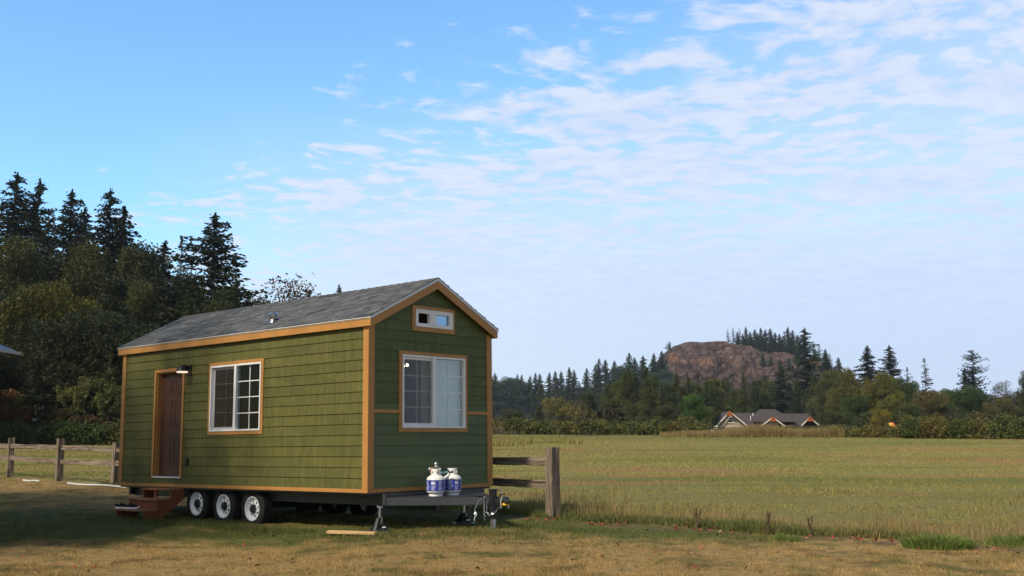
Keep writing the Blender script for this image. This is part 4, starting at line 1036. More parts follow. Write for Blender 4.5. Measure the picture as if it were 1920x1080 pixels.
clump(5.82, 14.95, 0.48, 0.30, 1500, 0.34, 'large bright yellow-green grass clump on the lawn edge', 1)
clump(4.02, 16.0, 0.20, 0.16, 260, 0.22, 'small bright grass clump among red leaves at the lawn edge', 2)
clump(7.1, 15.1, 0.55, 0.4, 700, 0.32, 'dull green grass clump cut by the right picture border', 3)
# dark dock stems
def dock(x0, y0, h, lab, seed):
    rg = random.Random(seed); z = T(x0, y0); mb = MB()
    for k in range(3):
        dx, dy = rg.uniform(-.05, .05), rg.uniform(-.05, .05); hh = h * rg.uniform(0.75, 1)
        mb.tube([(0, 0, 0), (dx, dy, hh * .5), (dx * 1.6, dy * 1.6, hh)], [0.008, 0.006, 0.003], 5)
        for j in range(22):
            t = rg.uniform(0.4, 1); px_, py_ = dx * 1.6 * t, dy * 1.6 * t; a = rg.uniform(0, 6.28); r = 0.02
            mb.add([(px_, py_, hh * t), (px_ + r * math.cos(a), py_ + r * math.sin(a), hh * t + 0.01), (px_ + r * .7 * math.cos(a + .8), py_ + r * .7 * math.sin(a + .8), hh * t + 0.03)], [(0, 1, 2)])
    o = mb.build('dock_plant', M_['dock'], fix=False); o.location = (x0, y0, z); tag(o, lab, 'dock plant', 'dead dock stems on the field edge')
M_['dock'] = simple('dock', (0.075, 0.048, 0.030), 0.9)
dock(3.05, 17.9, 0.34, 'dark dead dock stem left of the tallest one on the field edge', 1); dock(3.95, 16.95, 0.42, 'tallest dark dead dock stem on the field edge', 2); dock(4.55, 16.6, 0.30, 'shortest dark dock stem, between the tallest stem and bright clump', 3)
# small white flower in the field beside the big post
fx, fy = 1.05, 24.0; fr = thing('white_flower', 'single white flower in the field just right of the big post', 'flower', (fx, fy, T(fx, fy)))
mb = MB(); mb.tube([(0, 0, 0), (0, 0, 0.50)], 0.006, 5); mb.build('stem', M_['clump'] if False else M_['dock'], fr)
mb = MB(); mb.lathe([(0.02, 0.50), (0.055, 0.515), (0.06, 0.53), (0.02, 0.53)], 12); mb.build('petals', M_['rim_white'], fr)
# ------------------------------------------------------------------ trees
def leaf_mesh(name, P, Nn, size, tint, aut=None, aspect=1.6, parent=None, color=(0.05, 0.06, 0.02), rs=None, up=None):
    """many small leaf faces: P centres, Nn long axes, size per leaf"""
    rs = rs or np.random.default_rng(1); n = len(P); ax = Nn / (np.linalg.norm(Nn, axis=1, keepdims=True) + 1e-9)
    r = rs.normal(0, 1, (n, 3))
    if up is not None: r = r * 0.45 + np.array([0, 0, up])
    sd = np.cross(ax, r); sd /= (np.linalg.norm(sd, axis=1, keepdims=True) + 1e-9)
    L = size[:, None]; Wd = L / aspect
    a = P - ax * L * 0.5; b = P + sd * Wd * 0.5 - ax * L * 0.05; c = P + ax * L * 0.5; d = P - sd * Wd * 0.5 - ax * L * 0.05
    co = np.stack([a, b, c, d], 1).reshape(-1, 3).astype(np.float32); idx = np.arange(n * 4, dtype=np.int32)
    me = bpy.data.meshes.new(name); me.vertices.add(n * 4); me.vertices.foreach_set('co', co.ravel()); me.loops.add(n * 4); me.loops.foreach_set('vertex_index', idx)
    me.polygons.add(n); me.polygons.foreach_set('loop_start', np.arange(0, n * 4, 4, dtype=np.int32))
    for nm, v in (('tint', tint), ('autumn', aut if aut is not None else np.zeros(n))):
        at = me.attributes.new(nm, 'FLOAT', 'POINT'); at.data.foreach_set('value', np.repeat(np.clip(np.asarray(v), 0, 1).astype(np.float32), 4))
    me.materials.append(M_['foliage']); me.update()
    o = bpy.data.objects.new(name, me); COL.objects.link(o); o.color = col4(color)
    if parent: o.parent = parent
    return o
def conifer(seed, h=25.0, rad=4.5, base=0.10, power=0.85, nb=330, droop=0.25, rise=0.15, leaf=0.62, sparse=0.0, lop=0.0, color=(0.03, 0.045, 0.02), dens=1.0, trunk_r=0.3, flat=False):
    rs = np.random.default_rng(seed); root = bpy.data.objects.new('conifer_tree', None); COL.objects.link(root)
    P, A, S, Tn = [], [], [], []
    ga = rs.uniform(0, 6.28)
    gaps = rs.uniform(0, 6.28, 4)
    for i in range(nb):
        f = (i + rs.uniform(0, 1)) / nb; z = base + (1 - base) * f ** 1.05
        if rs.uniform() < sparse * (0.5 + 0.5 * math.sin(z * 40 + gaps[0])): continue
        prof = (1 - z) ** power
        if not flat: prof *= min(1.0, 0.35 + (z - base) / 0.16 * 0.65)
        a = rs.uniform(0, 6.28)
        L = rad * prof * rs.uniform(0.42, 1.2) * (1 + lop * math.cos(a - ga)) * (1 + 0.22 * math.sin(3 * a + gaps[1] + z * 9)) + 0.15
        bt = rs.uniform(0, 1)
        n = max(4, int(L * 8.5 * dens)); t = (np.arange(n) + rs.uniform(0, 1, n)) / n
        dz = L * (rise * t - droop * t * t + 0.10 * t ** 4)
        ca, sa = math.cos(a), math.sin(a); side = rs.normal(0, 0.19, n) * L * (0.25 + t) * 0.8
        x = ca * L * t - sa * side; y = sa * L * t + ca * side; zz = z * h + dz + rs.normal(0, 0.10, n) - np.abs(side) * 0.18
        P.append(np.stack([x, y, zz], -1))
        ao = np.sign(side) * 0.7
        A.append(np.stack([ca - sa * ao, sa + ca * ao, rs.normal(-0.25, 0.25, n)], -1)); S.append(leaf * rs.uniform(0.6, 1.25, n) * (0.6 + 0.4 * (1 - z)))
        Tn.append(np.clip(bt * 0.6 + 0.4 * rs.uniform(0, 1, n) , 0, 1))
    # leader
    n = 26; t = np.linspace(0.95, 1.012, n); P.append(np.stack([rs.normal(0, 0.10, n), rs.normal(0, 0.10, n), t * h], -1)); A.append(np.stack([rs.normal(0, .5, n), rs.normal(0, .5, n), np.full(n, 1.0)], -1)); S.append(np.full(n, leaf * 0.7)); Tn.append(rs.uniform(0, 1, n))
    P, A, S, Tn = map(np.concatenate, (P, A, S, Tn))
    leaf_mesh('crown', P, A, S, Tn, None, 1.75, root, color, rs)
    mb = MB(); mb.tube([(0, 0, -0.6), (0, 0, h * .25), (0.05, 0, h * .6), (0, 0, h * .985)], [trunk_r, trunk_r * .78, trunk_r * .42, 0.03], 8); 
    for k in range(26):
        z = h * rs.uniform(max(base, 0.05), 0.92); a = rs.uniform(0, 6.28); L = rad * (1 - z / h) ** power * 0.8
        mb.tube([(0, 0, z), (math.cos(a) * L * .5, math.sin(a) * L * .5, z + L * .04), (math.cos(a) * L, math.sin(a) * L, z - L * (droop - rise))], [0.07, 0.05, 0.015], 4)
    mb.build('trunk', M_['bark'], root, smooth=True); return root
def broadleaf(seed, h=14.0, rx=5.0, base=0.12, nblob=26, leaves=9000, leaf=0.42, color=(0.06, 0.075, 0.02), aut=0.0, shape='round', bare=0.0, trunk_r=0.28, drape=0.0, stems=1):
    rs = np.random.default_rng(seed); root = bpy.data.objects.new('broadleaf_tree', None); COL.objects.link(root)
    C, Rb = [], []; zc = h * (base + (1 - base) * 0.5); rz = h * (1 - base) * 0.5
    while len(C) < nblob:
        p = rs.uniform(-1, 1, 3)
        q = np.linalg.norm(p)
        if q > 1 or q < 0.35: continue
        w = 1.0
        if shape == 'tall': w = 0.55 + 0.45 * (1 - max(0, p[2])) 
        if shape == 'cone': w = max(0.12, (1 - (p[2] + 1) / 2) * 1.15)
        if shape == 'spike': w = 0.35 + 0.75 * (1 - (p[2] + 1) / 2) ** 0.8
        if shape == 'vase': w = 0.5 + 0.5 * (p[2] + 1) / 2
        r = h * 0.105 * rs.uniform(0.65, 1.35) * (0.62 if shape in ('cone', 'tall', 'spike') else 0.9)
        c = np.array([p[0] * rx * w * 0.86, p[1] * rx * w * 0.86, zc + p[2] * (rz - r * .6)])
        C.append(c); Rb.append(r)
    C = np.array(C); Rb = np.array(Rb); k = rs.choice(len(C), leaves, p=Rb ** 2 / np.sum(Rb ** 2))
    d = rs.normal(0, 1, (leaves, 3)); d /= np.linalg.norm(d, axis=1, keepdims=True); d[:, 2] = d[:, 2] * 0.85 + 0.10
    rr = Rb[k] * (0.55 + 0.55 * rs.uniform(0, 1, leaves) ** 0.6) * (1 + 0.25 * np.sin(d[:, 0] * 6 + k) * np.cos(d[:, 1] * 5 + k * 2))
    P = C[k] + d * rr[:, None]
    if drape: P[:, 2] -= drape * (np.hypot(P[:, 0], P[:, 1]) / rx) ** 2 * h * 0.1
    A = d + rs.normal(0, 0.8, (leaves, 3)) + np.array([0, 0, -0.5 - drape])
    bt = rs.uniform(0, 1, len(C)); t = bt[k] * 0.6 + rs.uniform(0, 0.4, leaves)
    ba = np.clip(rs.normal(aut, 0.25, len(C)), 0, 1) if aut > 0 else np.zeros(len(C)); au = np.clip(ba[k] * rs.uniform(0.5, 1.2, leaves), 0, 1) if aut > 0 else np.zeros(leaves)
    keep = np.ones(leaves, bool)
    if bare: keep = rs.uniform(0, 1, leaves) > bare * (0.5 + 0.5 * np.sin(k * 1.7))
    leaf_mesh('crown', P[keep], A[keep], leaf * rs.uniform(0.6, 1.3, leaves)[keep], t[keep], au[keep], 1.5, root, color, rs)
    mb = MB()
    for s_ in range(stems):
        ox = rs.normal(0, 0.25, 2) * (stems > 1); tr = trunk_r / math.sqrt(stems)
        mb.tube([(ox[0], ox[1], -0.6), (ox[0] * 1.6, ox[1] * 1.6, h * 0.3), (ox[0] * 3 + 0.1, ox[1] * 3, h * .62), (ox[0] * 4, ox[1] * 4, h * .86)], [tr, tr * .8, tr * .45, 0.03], 8)
    for i in rs.choice(len(C), min(len(C), 22), replace=False):
        c = C[i]; z0 = min(h * 0.62, max(h * base * 0.8, c[2] - np.hypot(c[0], c[1]) * 0.8)); m = np.array([c[0] * .4, c[1] * .4, z0 + (c[2] - z0) * .6])
        mb.tube([(0, 0, z0), tuple(m), tuple(c)], [trunk_r * .38, trunk_r * .24, 0.02], 5)
    mb.build('trunk', M_['bark'], root, smooth=True); return root
PR = {}
def proto(k, o, h): PR[k] = (o, h); o.location = (0, -500, 0); return o
proto('fir_full', conifer(1, 30, 7.0, 0.06, 0.60, 360, 0.16, 0.16, 0.66, dens=2.3), 30)
proto('fir_wide', conifer(2, 26, 7.0, 0.05, 0.58, 330, 0.14, 0.20, 0.66, sparse=0.18, dens=2.2), 26)
proto('fir_spire', conifer(3, 24, 4.6, 0.06, 0.70, 330, 0.28, 0.1, 0.62, dens=2.2), 24)
proto('fir_thin', conifer(4, 24, 4.0, 0.10, 0.70, 210, 0.3, 0.2, 0.55, sparse=0.40, dens=1.2), 24)
proto('cedar', conifer(5, 22, 5.2, 0.02, 0.66, 560, 0.55, 0.05, 0.6), 22)
proto('fir_ragged', conifer(6, 24, 4.2, 0.12, 0.5, 230, 0.12, 0.15, 0.75, sparse=0.7, lop=0.35), 24)
proto('wind_pine', conifer(7, 22, 4.6, 0.25, 0.25, 240, 0.06, 0.2, 0.8, sparse=0.6, lop=0.75, flat=True), 22)
proto('young_fir', conifer(8, 8, 2.2, 0.02, 0.8, 150, 0.1, 0.3, 0.26, trunk_r=0.10, dens=2.0), 8)
proto('maple', broadleaf(11, 14, 6.2, 0.06, 60, 46000, 0.23, stems=2), 14)
proto('maple_turning', broadleaf(12, 14, 6.0, 0.05, 60, 46000, 0.23, aut=0.14), 14)
proto('poplar', broadleaf(13, 18, 3.8, 0.05, 70, 42000, 0.21, shape='spike'), 18)
proto('alder', broadleaf(14, 16, 4.6, 0.08, 64, 42000, 0.21, shape='cone', drape=0.4), 16)
proto('brown_maple', broadleaf(15, 12, 5.2, 0.06, 42, 22000, 0.26, aut=0.12, bare=0.15), 12)
proto('thin_maple', broadleaf(16, 12, 5.0, 0.10, 40, 11000, 0.19, aut=0.12, bare=0.5, shape='vase'), 12)
proto('bush', broadleaf(17, 4.0, 2.3, 0.0, 26, 9000, 0.17, trunk_r=0.06, stems=3), 4.0)
proto('willow_bush', broadleaf(18, 6.0, 2.7, 0.0, 34, 11000, 0.19, shape='vase', trunk_r=0.08, stems=3), 6.0)
proto('orchard', broadleaf(19, 5.4, 2.9, 0.22, 26, 3000, 0.20, aut=0.10, bare=0.45, trunk_r=0.09), 5.4)
used = set()
def tree(kind, px, py, D, color, label, cat='tree', wide=1.0, group=None, name=None, sink=0.0, rz=None, zb=None):
    """place a tree so that its top stands where the photograph shows it"""
    o, h0 = PR[kind]; x, y = px_ground(px, D); z = T(x, y) if zb is None else zb
    top = px_pt(px, py, D).z; s = (top - z + sink) / h0; rz = random.Random(hash((px, py)) & 0xffff).uniform(0, 6.28) if rz is None else rz
    if kind in used: o = dup(o, (x, y, z - sink), rz)
    else: used.add(kind); o.location = (x, y, z - sink); o.rotation_euler = (0, 0, rz)
    o.scale = (s * wide, s * wide, s)
    for k in ('group',):
        if k in o: del o[k]
    tag(o, label, cat, group)
    for c in o.children:
        if c.name.startswith('crown'): c.color = col4(color)
    if name: o.name = name
    return o
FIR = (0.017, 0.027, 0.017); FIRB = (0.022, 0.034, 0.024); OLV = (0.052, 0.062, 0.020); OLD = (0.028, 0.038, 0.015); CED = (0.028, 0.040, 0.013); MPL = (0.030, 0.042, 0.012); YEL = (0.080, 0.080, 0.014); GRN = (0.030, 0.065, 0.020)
# --- the wood on the left: tall firs
tree('fir_full', 8, 328, 150, FIR, 'tall dark fir at the left picture border, cut by it', wide=1.0)
tree('fir_wide', 54, 342, 152, FIRB, 'tall thin-topped fir between the border fir and the next dark fir', wide=0.85)
tree('fir_wide', 116, 361, 148, FIR, 'tall broad dark fir with shoulder on its right side, third from left border', wide=0.92)
tree('fir_spire', 143, 393, 151, FIR, 'shorter fir top crowding the right shoulder of a taller fir', wide=1.25)
tree('fir_full', 192, 359, 146, FIR, 'tall pointed dark fir standing fourth in the left row', wide=0.92)
tree('fir_spire', 219, 393, 147, FIR, 'dark fir leaning on the right side of the fourth tall fir', wide=1.35)
tree('fir_wide', 392, 404, 128, FIRB, 'biggest lone fir with layered boughs rising above the house roof', wide=1.3)
tree('fir_thin', 331, 448, 140, (0.045, 0.062, 0.040), 'slim pale fir tip just left of the biggest lone fir', wide=1.0)
tree('fir_spire', 299, 455, 135, FIR, 'narrow dark fir in the dip of the left wood', wide=1.3)
tree('alder', 262, 446, 138, OLD, 'dull olive pointed tree left of the narrow dark fir', wide=1.0)
tree('alder', 240, 452, 120, OLV, 'olive feathery tree right below the fourth tall fir', wide=0.85)
tree('poplar', 22, 438, 112, OLV, 'big olive feathery tree at the left border below the firs', wide=1.1)
tree('poplar', 148, 446, 118, OLV, 'olive light-topped tree below the gap beside the fourth fir', wide=0.85)
tree('alder', 80, 470, 122, OLD, 'dim olive tree below the second and third tall fir', wide=1.2)
tree('cedar', 190, 470, 124, OLD, 'dark drooping cedar in the middle of the left wood', wide=1.1)
tree('cedar', 290, 505, 116, (0.034, 0.042, 0.018), 'drooping dark cedar behind the far roof corner', wide=1.2)
tree('maple', 105, 528, 100, YEL, 'broad maple with yellowing leaf tips in the left wood', wide=0.95)
tree('alder', 30, 535, 98, OLV, 'olive leafy tree low at the left border', wide=0.9)
tree('alder', 205, 505, 104, OLD, 'dark pointed tree above the far roof corner', wide=0.95)
tree('poplar', 262, 520, 108, OLV, 'upright olive tree just left of the roof ridge end', wide=0.8)
tree('cedar', 350, 540, 104, CED, 'green cedar below the biggest lone fir at the ridge', wide=0.95)
tree('cedar', 462, 548, 109, MPL, 'dark cedar shoulder between the rounded green cedar and thin-leaved maple', wide=1.1)
tree('cedar', 438, 526, 108, CED, 'rounded green cedar right below the biggest lone fir', wide=1.15)
tree('cedar', 372, 520, 112, CED, 'pointed green cedar just left under the biggest lone fir', wide=0.9)
tree('alder', 415, 530, 118, OLD, 'dim olive pointed tree right under the biggest lone fir', wide=1.0)
tree('alder', 340, 500, 124, OLD, 'dim olive tree left under the biggest lone fir', wide=1.0)
tree('maple', 400, 560, 110, MPL, 'dark green maple peeking over the roof ridge', wide=0.8)
tree('thin_maple', 530, 512, 112, (0.045, 0.030, 0.018), 'thin-leaved maple with sky gaps above the roof ridge', wide=1.1)
tree('maple', 487, 556, 114, MPL, 'low dark maple crown along the roof ridge under the thin-leaved one', wide=0.7)
tree('fir_spire', 633, 537, 210, FIRB, 'lone distant fir tip poking above the middle of the roof ridge', wide=0.9)
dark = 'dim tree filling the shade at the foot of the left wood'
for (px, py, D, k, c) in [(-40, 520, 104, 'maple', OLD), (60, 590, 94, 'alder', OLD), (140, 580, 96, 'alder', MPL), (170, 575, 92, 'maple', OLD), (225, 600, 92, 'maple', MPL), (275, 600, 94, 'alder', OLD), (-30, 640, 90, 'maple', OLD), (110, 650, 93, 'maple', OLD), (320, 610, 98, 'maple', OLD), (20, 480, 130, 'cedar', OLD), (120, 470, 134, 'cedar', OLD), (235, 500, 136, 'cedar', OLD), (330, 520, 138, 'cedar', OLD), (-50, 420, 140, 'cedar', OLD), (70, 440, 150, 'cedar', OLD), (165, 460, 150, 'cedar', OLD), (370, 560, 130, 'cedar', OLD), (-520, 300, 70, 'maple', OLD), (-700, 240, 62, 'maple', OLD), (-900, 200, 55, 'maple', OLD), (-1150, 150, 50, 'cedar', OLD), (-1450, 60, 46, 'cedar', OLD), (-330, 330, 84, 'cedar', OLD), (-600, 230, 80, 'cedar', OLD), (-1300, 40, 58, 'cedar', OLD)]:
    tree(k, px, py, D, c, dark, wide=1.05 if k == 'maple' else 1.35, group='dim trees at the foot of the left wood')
# --- shrubs and small trees before the left wood
tree('willow_bush', 178, 700, 87, (0.100, 0.112, 0.036), 'grey-green willowy bush left of the tiny house far corner', 'bush', wide=1.15)
tree('willow_bush', 222, 715, 86, (0.080, 0.102, 0.032), 'green willowy bush touching the far corner of the tiny house', 'bush', wide=0.95)
tree('young_fir', 206, 664, 88, (0.062, 0.078, 0.030), 'pale young fir rising from the bushes by the far house corner', wide=1.0)
tree('young_fir', 62, 695, 89, (0.030, 0.048, 0.030), 'dusky young fir near the left border behind brambles', wide=1.3)
tree('bush', 86, 735, 87, (0.030, 0.040, 0.018), 'dark round bush behind the white frame', 'bush', wide=1.3)
tree('bush', 42, 742, 86, (0.078, 0.092, 0.020), 'yellow-green bush between the rusty bush and dark bush', 'bush', wide=0.7)
tree('bush', 14, 728, 86, (0.115, 0.062, 0.026), 'rusty brown bush at the left border', 'bush', wide=1.25)
tree('bush', 120, 768, 85, (0.085, 0.060, 0.024), 'low rusty brown bush at the foot of the arching sapling', 'bush', wide=1.1)
tree('bush', 175, 777, 84.5, (0.105, 0.062, 0.040), 'low pinkish-brown dry bush below the willowy bushes', 'bush', wide=1.5)
# arching pale sapling
def sapling():
    D = 85.5; x, y = px_ground(140, D); r = thing('arching_sapling', 'pale yellow-green sapling arching to the left before the dark wood', 'sapling', (x, y, T(x, y)))
    rs = np.random.default_rng(3); P, A, S = [], [], []; mb = MB()
    sc_ = D / F_PX
    for (path, n, w) in (([(138, 812), (134, 778), (124, 752), (112, 727)], 420, 0.20), ([(138, 805), (128, 790), (116, 780), (105, 772)], 190, 0.16), ([(142, 812), (141, 785), (146, 762)], 520, 0.40), ([(140, 810), (150, 788), (158, 778)], 360, 0.35)):
        pts = [((p - 140) * sc_, 0.0, (HZ - q) * sc_ + EYE - r.location.z) for p, q in path]; pts = [(a, 0.3 * math.sin(i * 2.0), c) for i, (a, b, c) in enumerate(pts)]
        mb.tube(pts, [0.05, 0.035, 0.02, 0.01][:len(pts)], 5); pa = np.array(pts)
        t = rs.uniform(0.1, 1, n) * (len(pts) - 1.001); i = t.astype(int); f = (t - i)[:, None]; q = pa[i] * (1 - f) + pa[i + 1] * f
        P.append(q + rs.normal(0, w * 0.5, (n, 3))); A.append(rs.normal(0, 1, (n, 3)) + np.array([-.4, 0, -.4])); S.append(rs.uniform(0.10, 0.22, n))
    P, A, S = map(np.concatenate, (P, A, S)); leaf_mesh('foliage', P, A, S, rs.uniform(0, 1, len(P)), None, 1.6, r, (0.13, 0.135, 0.045), rs); mb.build('stem', M_['bark'], r)
sapling()
# unseen shade tree added beyond the left picture border; its thin crown filters the sun over the steps and the far end of the long wall
proto('yard_tree', broadleaf(21, 16, 5.4, 0.30, 40, 9000, 0.30, color=OLV), 16)
yt, _ = PR['yard_tree']; used.add('yard_tree'); yt.location = (-17.2, 12.6, T(-17.2, 12.6)); tag(yt, 'unseen tall thin-crowned tree beside the grey shed, added to shade the wooden steps', 'tree')
for c in yt.children:
    if c.name.startswith('crown'): c.color = col4(OLV)
for (kk, hh_, rx_, n_, px_, py_, sd_, lab_) in (('unseen_shade_tree_b', 15.5, 3.6, 4200, -17.5, 9.0, 22, 'unseen slim thin-crowned tree nearest the camera, added to shade the grey shed'), ('unseen_shade_tree_c', 15.0, 5.0, 4200, -19.6, 16.3, 23, 'unseen wide thin-crowned tree farthest left, added to shade the left lawn')):
    yo = broadleaf(sd_, hh_, rx_, 0.38, 34, n_, 0.30, color=OLV); proto(kk, yo, hh_); used.add(kk); yo.location = (px_, py_, T(px_, py_)); tag(yo, lab_, 'tree')  # two more unseen trees, added to shade the shed and the left lawn
# bramble hedges ------------------------------------------------------------------
def hedge(pa, pb, depth, hmin, hmax, n, label, color, seed, leaf=0.15, aut=0.1, name='bramble_hedge', cat='hedge', gapf=0.0):
    """pa,pb: (px, D) ends"""
    rs = np.random.default_rng(seed); ax, ay = px_ground(*pa); bx, by = px_ground(*pb)
    r = thing(name, label, cat, ((ax + bx) / 2, (ay + by) / 2, T((ax + bx) / 2, (ay + by) / 2)))
    t = rs.uniform(0, 1, n); d = np.array([bx - ax, by - ay]); ln = np.linalg.norm(d); nrm = np.array([-d[1], d[0]]) / ln
    s = t * ln
    prof = 0.5 + 0.25 * np.sin(s * 0.55 + seed) + 0.2 * np.sin(s * 1.7 + seed * 2) + 0.12 * np.sin(s * 4.1)
    hh = hmin + (hmax - hmin) * np.clip(prof, 0, 1.1)
    # points on the skin of a rounded bank, with lumps
    a = rs.uniform(-0.15, math.pi + 0.15, n); lump = 1 + 0.16 * np.sin(s * 2.9 + a * 3) + 0.10 * np.sin(s * 7.3 + a * 5 + 1)
    rad = (0.72 + 0.36 * rs.uniform(0, 1, n)) * lump
    off = np.cos(a) * depth * 0.5 * rad; z = np.clip(np.sin(a), -0.1, 1) ** 0.8 * hh * rad if False else np.sin(np.clip(a, 0, math.pi)) ** 0.7 * hh * rad
    X = ax + d[0] * t + nrm[0] * off; Y = ay + d[1] * t + nrm[1] * off
    P = np.stack([X - r.location.x, Y - r.location.y, z + terr(X, Y) - r.location.z], -1)
    nbk = int(ln * 2.2); bt_ = rs.uniform(0, 1, nbk); bo = rs.normal(0, depth * 0.24, nbk); br = rs.uniform(0.25, 0.75, nbk) * hmax * 0.45
    bz = np.interp(bt_ * ln, np.sort(s), hh[np.argsort(s)]) * rs.uniform(0.25, 1.0, nbk) * np.sqrt(np.clip(1 - (bo / (depth * 0.55)) ** 2, 0.05, 1))
    use = rs.uniform(0, 1, n) < 0.72; kb = rs.integers(0, nbk, n); dd = rs.normal(0, 1, (n, 3)); dd /= np.linalg.norm(dd, axis=1, keepdims=True); dd *= (br[kb] * rs.uniform(0.6, 1.15, n))[:, None]
    Xb = ax + d[0] * bt_[kb] + nrm[0] * bo[kb] + dd[:, 0] * 1.4; Yb = ay + d[1] * bt_[kb] + nrm[1] * bo[kb] + dd[:, 1] * 1.2; Zb = np.maximum(bz[kb] - br[kb] * 0.4 + dd[:, 2], 0.02)
    P[use] = np.stack([Xb - r.location.x, Yb - r.location.y, Zb + terr(Xb, Yb) - r.location.z], -1)[use]; s = np.where(use, bt_[kb] * ln, s); z = np.where(use, Zb, z)
    A = rs.normal(0, 1, (n, 3)) + np.array([0, -0.2, -0.3])
    cl = 0.5 + 0.5 * np.sin(s * 1.9 + z * 3) * np.sin(s * 0.7 + 2); tint = 0.5 * cl + 0.5 * rs.uniform(0, 1, n)
    au = np.clip((np.sin(s * 0.9 + seed) * np.sin(s * 0.37 + 1.3 * seed) + aut * 2 - 0.55) * 1.5, 0, 1) * rs.uniform(0.2, 1, n) + (rs.uniform(0, 1, n) < aut * 0.35) * 0.7
    leaf_mesh('foliage', P, A, leaf * rs.uniform(0.6, 1.4, n), tint, au, 1.35, r, color, rs)
    mb = MB()
    for k in range(40):
        q = rs.uniform(0, 1); x0 = ax + d[0] * q - r.location.x; y0 = ay + d[1] * q - r.location.y; z0 = T(ax + d[0] * q, ay + d[1] * q) - r.location.z; w = rs.normal(0, 0.6, 2)
        mb.tube([(x0, y0, z0), (x0 + w[0] * .5, y0 + w[1] * .5, z0 + hmax * .8), (x0 + w[0], y0 + w[1], z0 + hmax * 1.02)], [0.02, 0.012, 0.004], 4)
    mb.build('canes', M_['bark'], r); return r
hedge((-90, 80), (420, 84), 4.5, 1.15, 1.75, 46000, 'dark green bramble hedge behind the left split-rail fence', (0.040, 0.070, 0.018), 3, 0.17, 0.10)
hedge((900, 148), (1330, 136), 6, 1.3, 2.1, 34000, 'long olive bramble hedge across the field, from trailer to ranch house', (0.080, 0.095, 0.024), 5, 0.24, 0.15)
hedge((1690, 114), (2010, 106), 5, 1.5, 2.2, 56000, 'thick green and russet bramble hedge at the right picture border', (0.062, 0.088, 0.022), 8, 0.20, 0.29)
hedge((1540, 122), (1720, 116), 4, 0.9, 1.4, 20000, 'low mixed bramble bank between tall dry grass and thick hedge', (0.095, 0.105, 0.026), 9, 0.20, 0.18)
hedge((1600, 165), (2030, 152), 7, 1.9, 3.0, 44000, 'dim tall thicket under the trees of the right wood', (0.040, 0.050, 0.018), 11, 0.26, 0.08, name='thicket', cat='thicket')
# tall tan grass on the far bank
def bank_grass():
    n = 46000; px = rng.uniform(1235, 1730, n); D = 120 + rng.uniform(0, 7, n) - (px - 1235) * 0.004
    k = (noise2(px * 0.06, D, 12) + 1.2 * np.clip((px - 1250) / 130, 0, 1) + rng.normal(0, 0.25, n) > 0.35); px, D = px[k], D[k]
    x = (px - 960) / F_PX * D; y = D; h = rng.uniform(0.35, 1.75, len(x)) * (0.85 + 0.3 * noise2(px * 0.05, D * 0.4, 13)) * np.where(px > 1560, 0.85, 1) * np.clip(0.45 + (px - 1240) / 160, 0.45, 1)
    blades('tall_dry_grass', x, y, h, rng.uniform(0.025, 0.05, len(x)), 'tall tan dry grass along the far field bank in front of the ranch house', 0.36, straw=rng.uniform(0.55, 1, len(x)), green=np.zeros(len(x)), segs=2)
bank_grass()
# --- trees right of the trailer, middle distance
tree('orchard', 1047, 741, 128, (0.150, 0.140, 0.045), 'thin small tree with yellowing leaves standing alone in the field', wide=1.0)
tree('orchard', 1085, 752, 134, (0.095, 0.088, 0.034), 'thin yellowing tree just right behind the lone field tree', wide=0.95)
tree('alder', 1175, 692, 205, (0.060, 0.074, 0.028), 'dark olive pointed tree left of the rocky hill foot', wide=0.95)
tree('alder', 1214, 704, 195, (0.066, 0.078, 0.028), 'olive pointed tree at the left foot of the rocky hill', wide=1.0)
tree('cedar', 1240, 722, 200, (0.040, 0.046, 0.022), 'dim cedar below the left edge of the rock face', wide=1.0)
tree('bush', 1138, 764, 165, (0.048, 0.046, 0.024), 'dark low round bush left of the bright green maple', 'bush', wide=1.5)
tree('alder', 1105, 735, 215, (0.040, 0.050, 0.024), 'grey-olive tree behind the thin field trees', wide=1.2)
tree('alder', 1278, 722, 200, (0.046, 0.052, 0.022), 'olive tree just above the bright green maple', wide=0.9)
tree('maple', 1297, 737, 168, (0.055, 0.120, 0.028), 'bright green round maple left of the ranch house', wide=0.85)
tree('bush', 1290, 779, 155, (0.095, 0.080, 0.036), 'tan-brown bush below the bright green maple', 'bush', wide=1.1)
tree('cedar', 1342, 714, 282, CED, 'olive cedar behind the left gable of the ranch house', wide=1.0)
tree('cedar', 1393, 697, 284, (0.062, 0.080, 0.022), 'tall light green cedar in front of the rock face', wide=0.95)
tree('alder', 1430, 735, 290, OLD, 'dim olive tree behind the ranch house ridge', wide=1.1)
tree('fir_full', 1463, 684, 290, (0.034, 0.054, 0.034), 'dark mid-sized fir left of the tallest fir, behind the ranch house', wide=1.2)
tree('fir_full', 1511, 617, 300, (0.034, 0.054, 0.036), 'tallest dark fir right of the rock, behind the ranch house', wide=1.15)
tree('fir_full', 1548, 664, 310, (0.030, 0.048, 0.034), 'dark fir tucked against the right side of the tallest fir', wide=1.0)
tree('fir_spire', 1572, 672, 330, (0.042, 0.058, 0.044), 'hazy small fir left of the big olive maple', wide=1.3)
tree('alder', 1490, 742, 285, OLD, 'dim tree filling below the tallest fir', wide=1.1)
tree('poplar', 1545, 728, 250, (0.046, 0.054, 0.020), 'dim olive tree at the right end of the ranch house', wide=1.1)
tree('fir_spire', 1627, 650, 262, FIR, 'left one of two dark fir tips above the olive maples', wide=1.6)
tree('fir_full', 1668, 649, 258, FIR, 'right one of two dark fir tips above the olive maples', wide=1.15)
tree('maple_turning', 1592, 688, 215, (0.080, 0.090, 0.022), 'big olive maple with rust-tipped crown right of the tallest fir', wide=0.85)
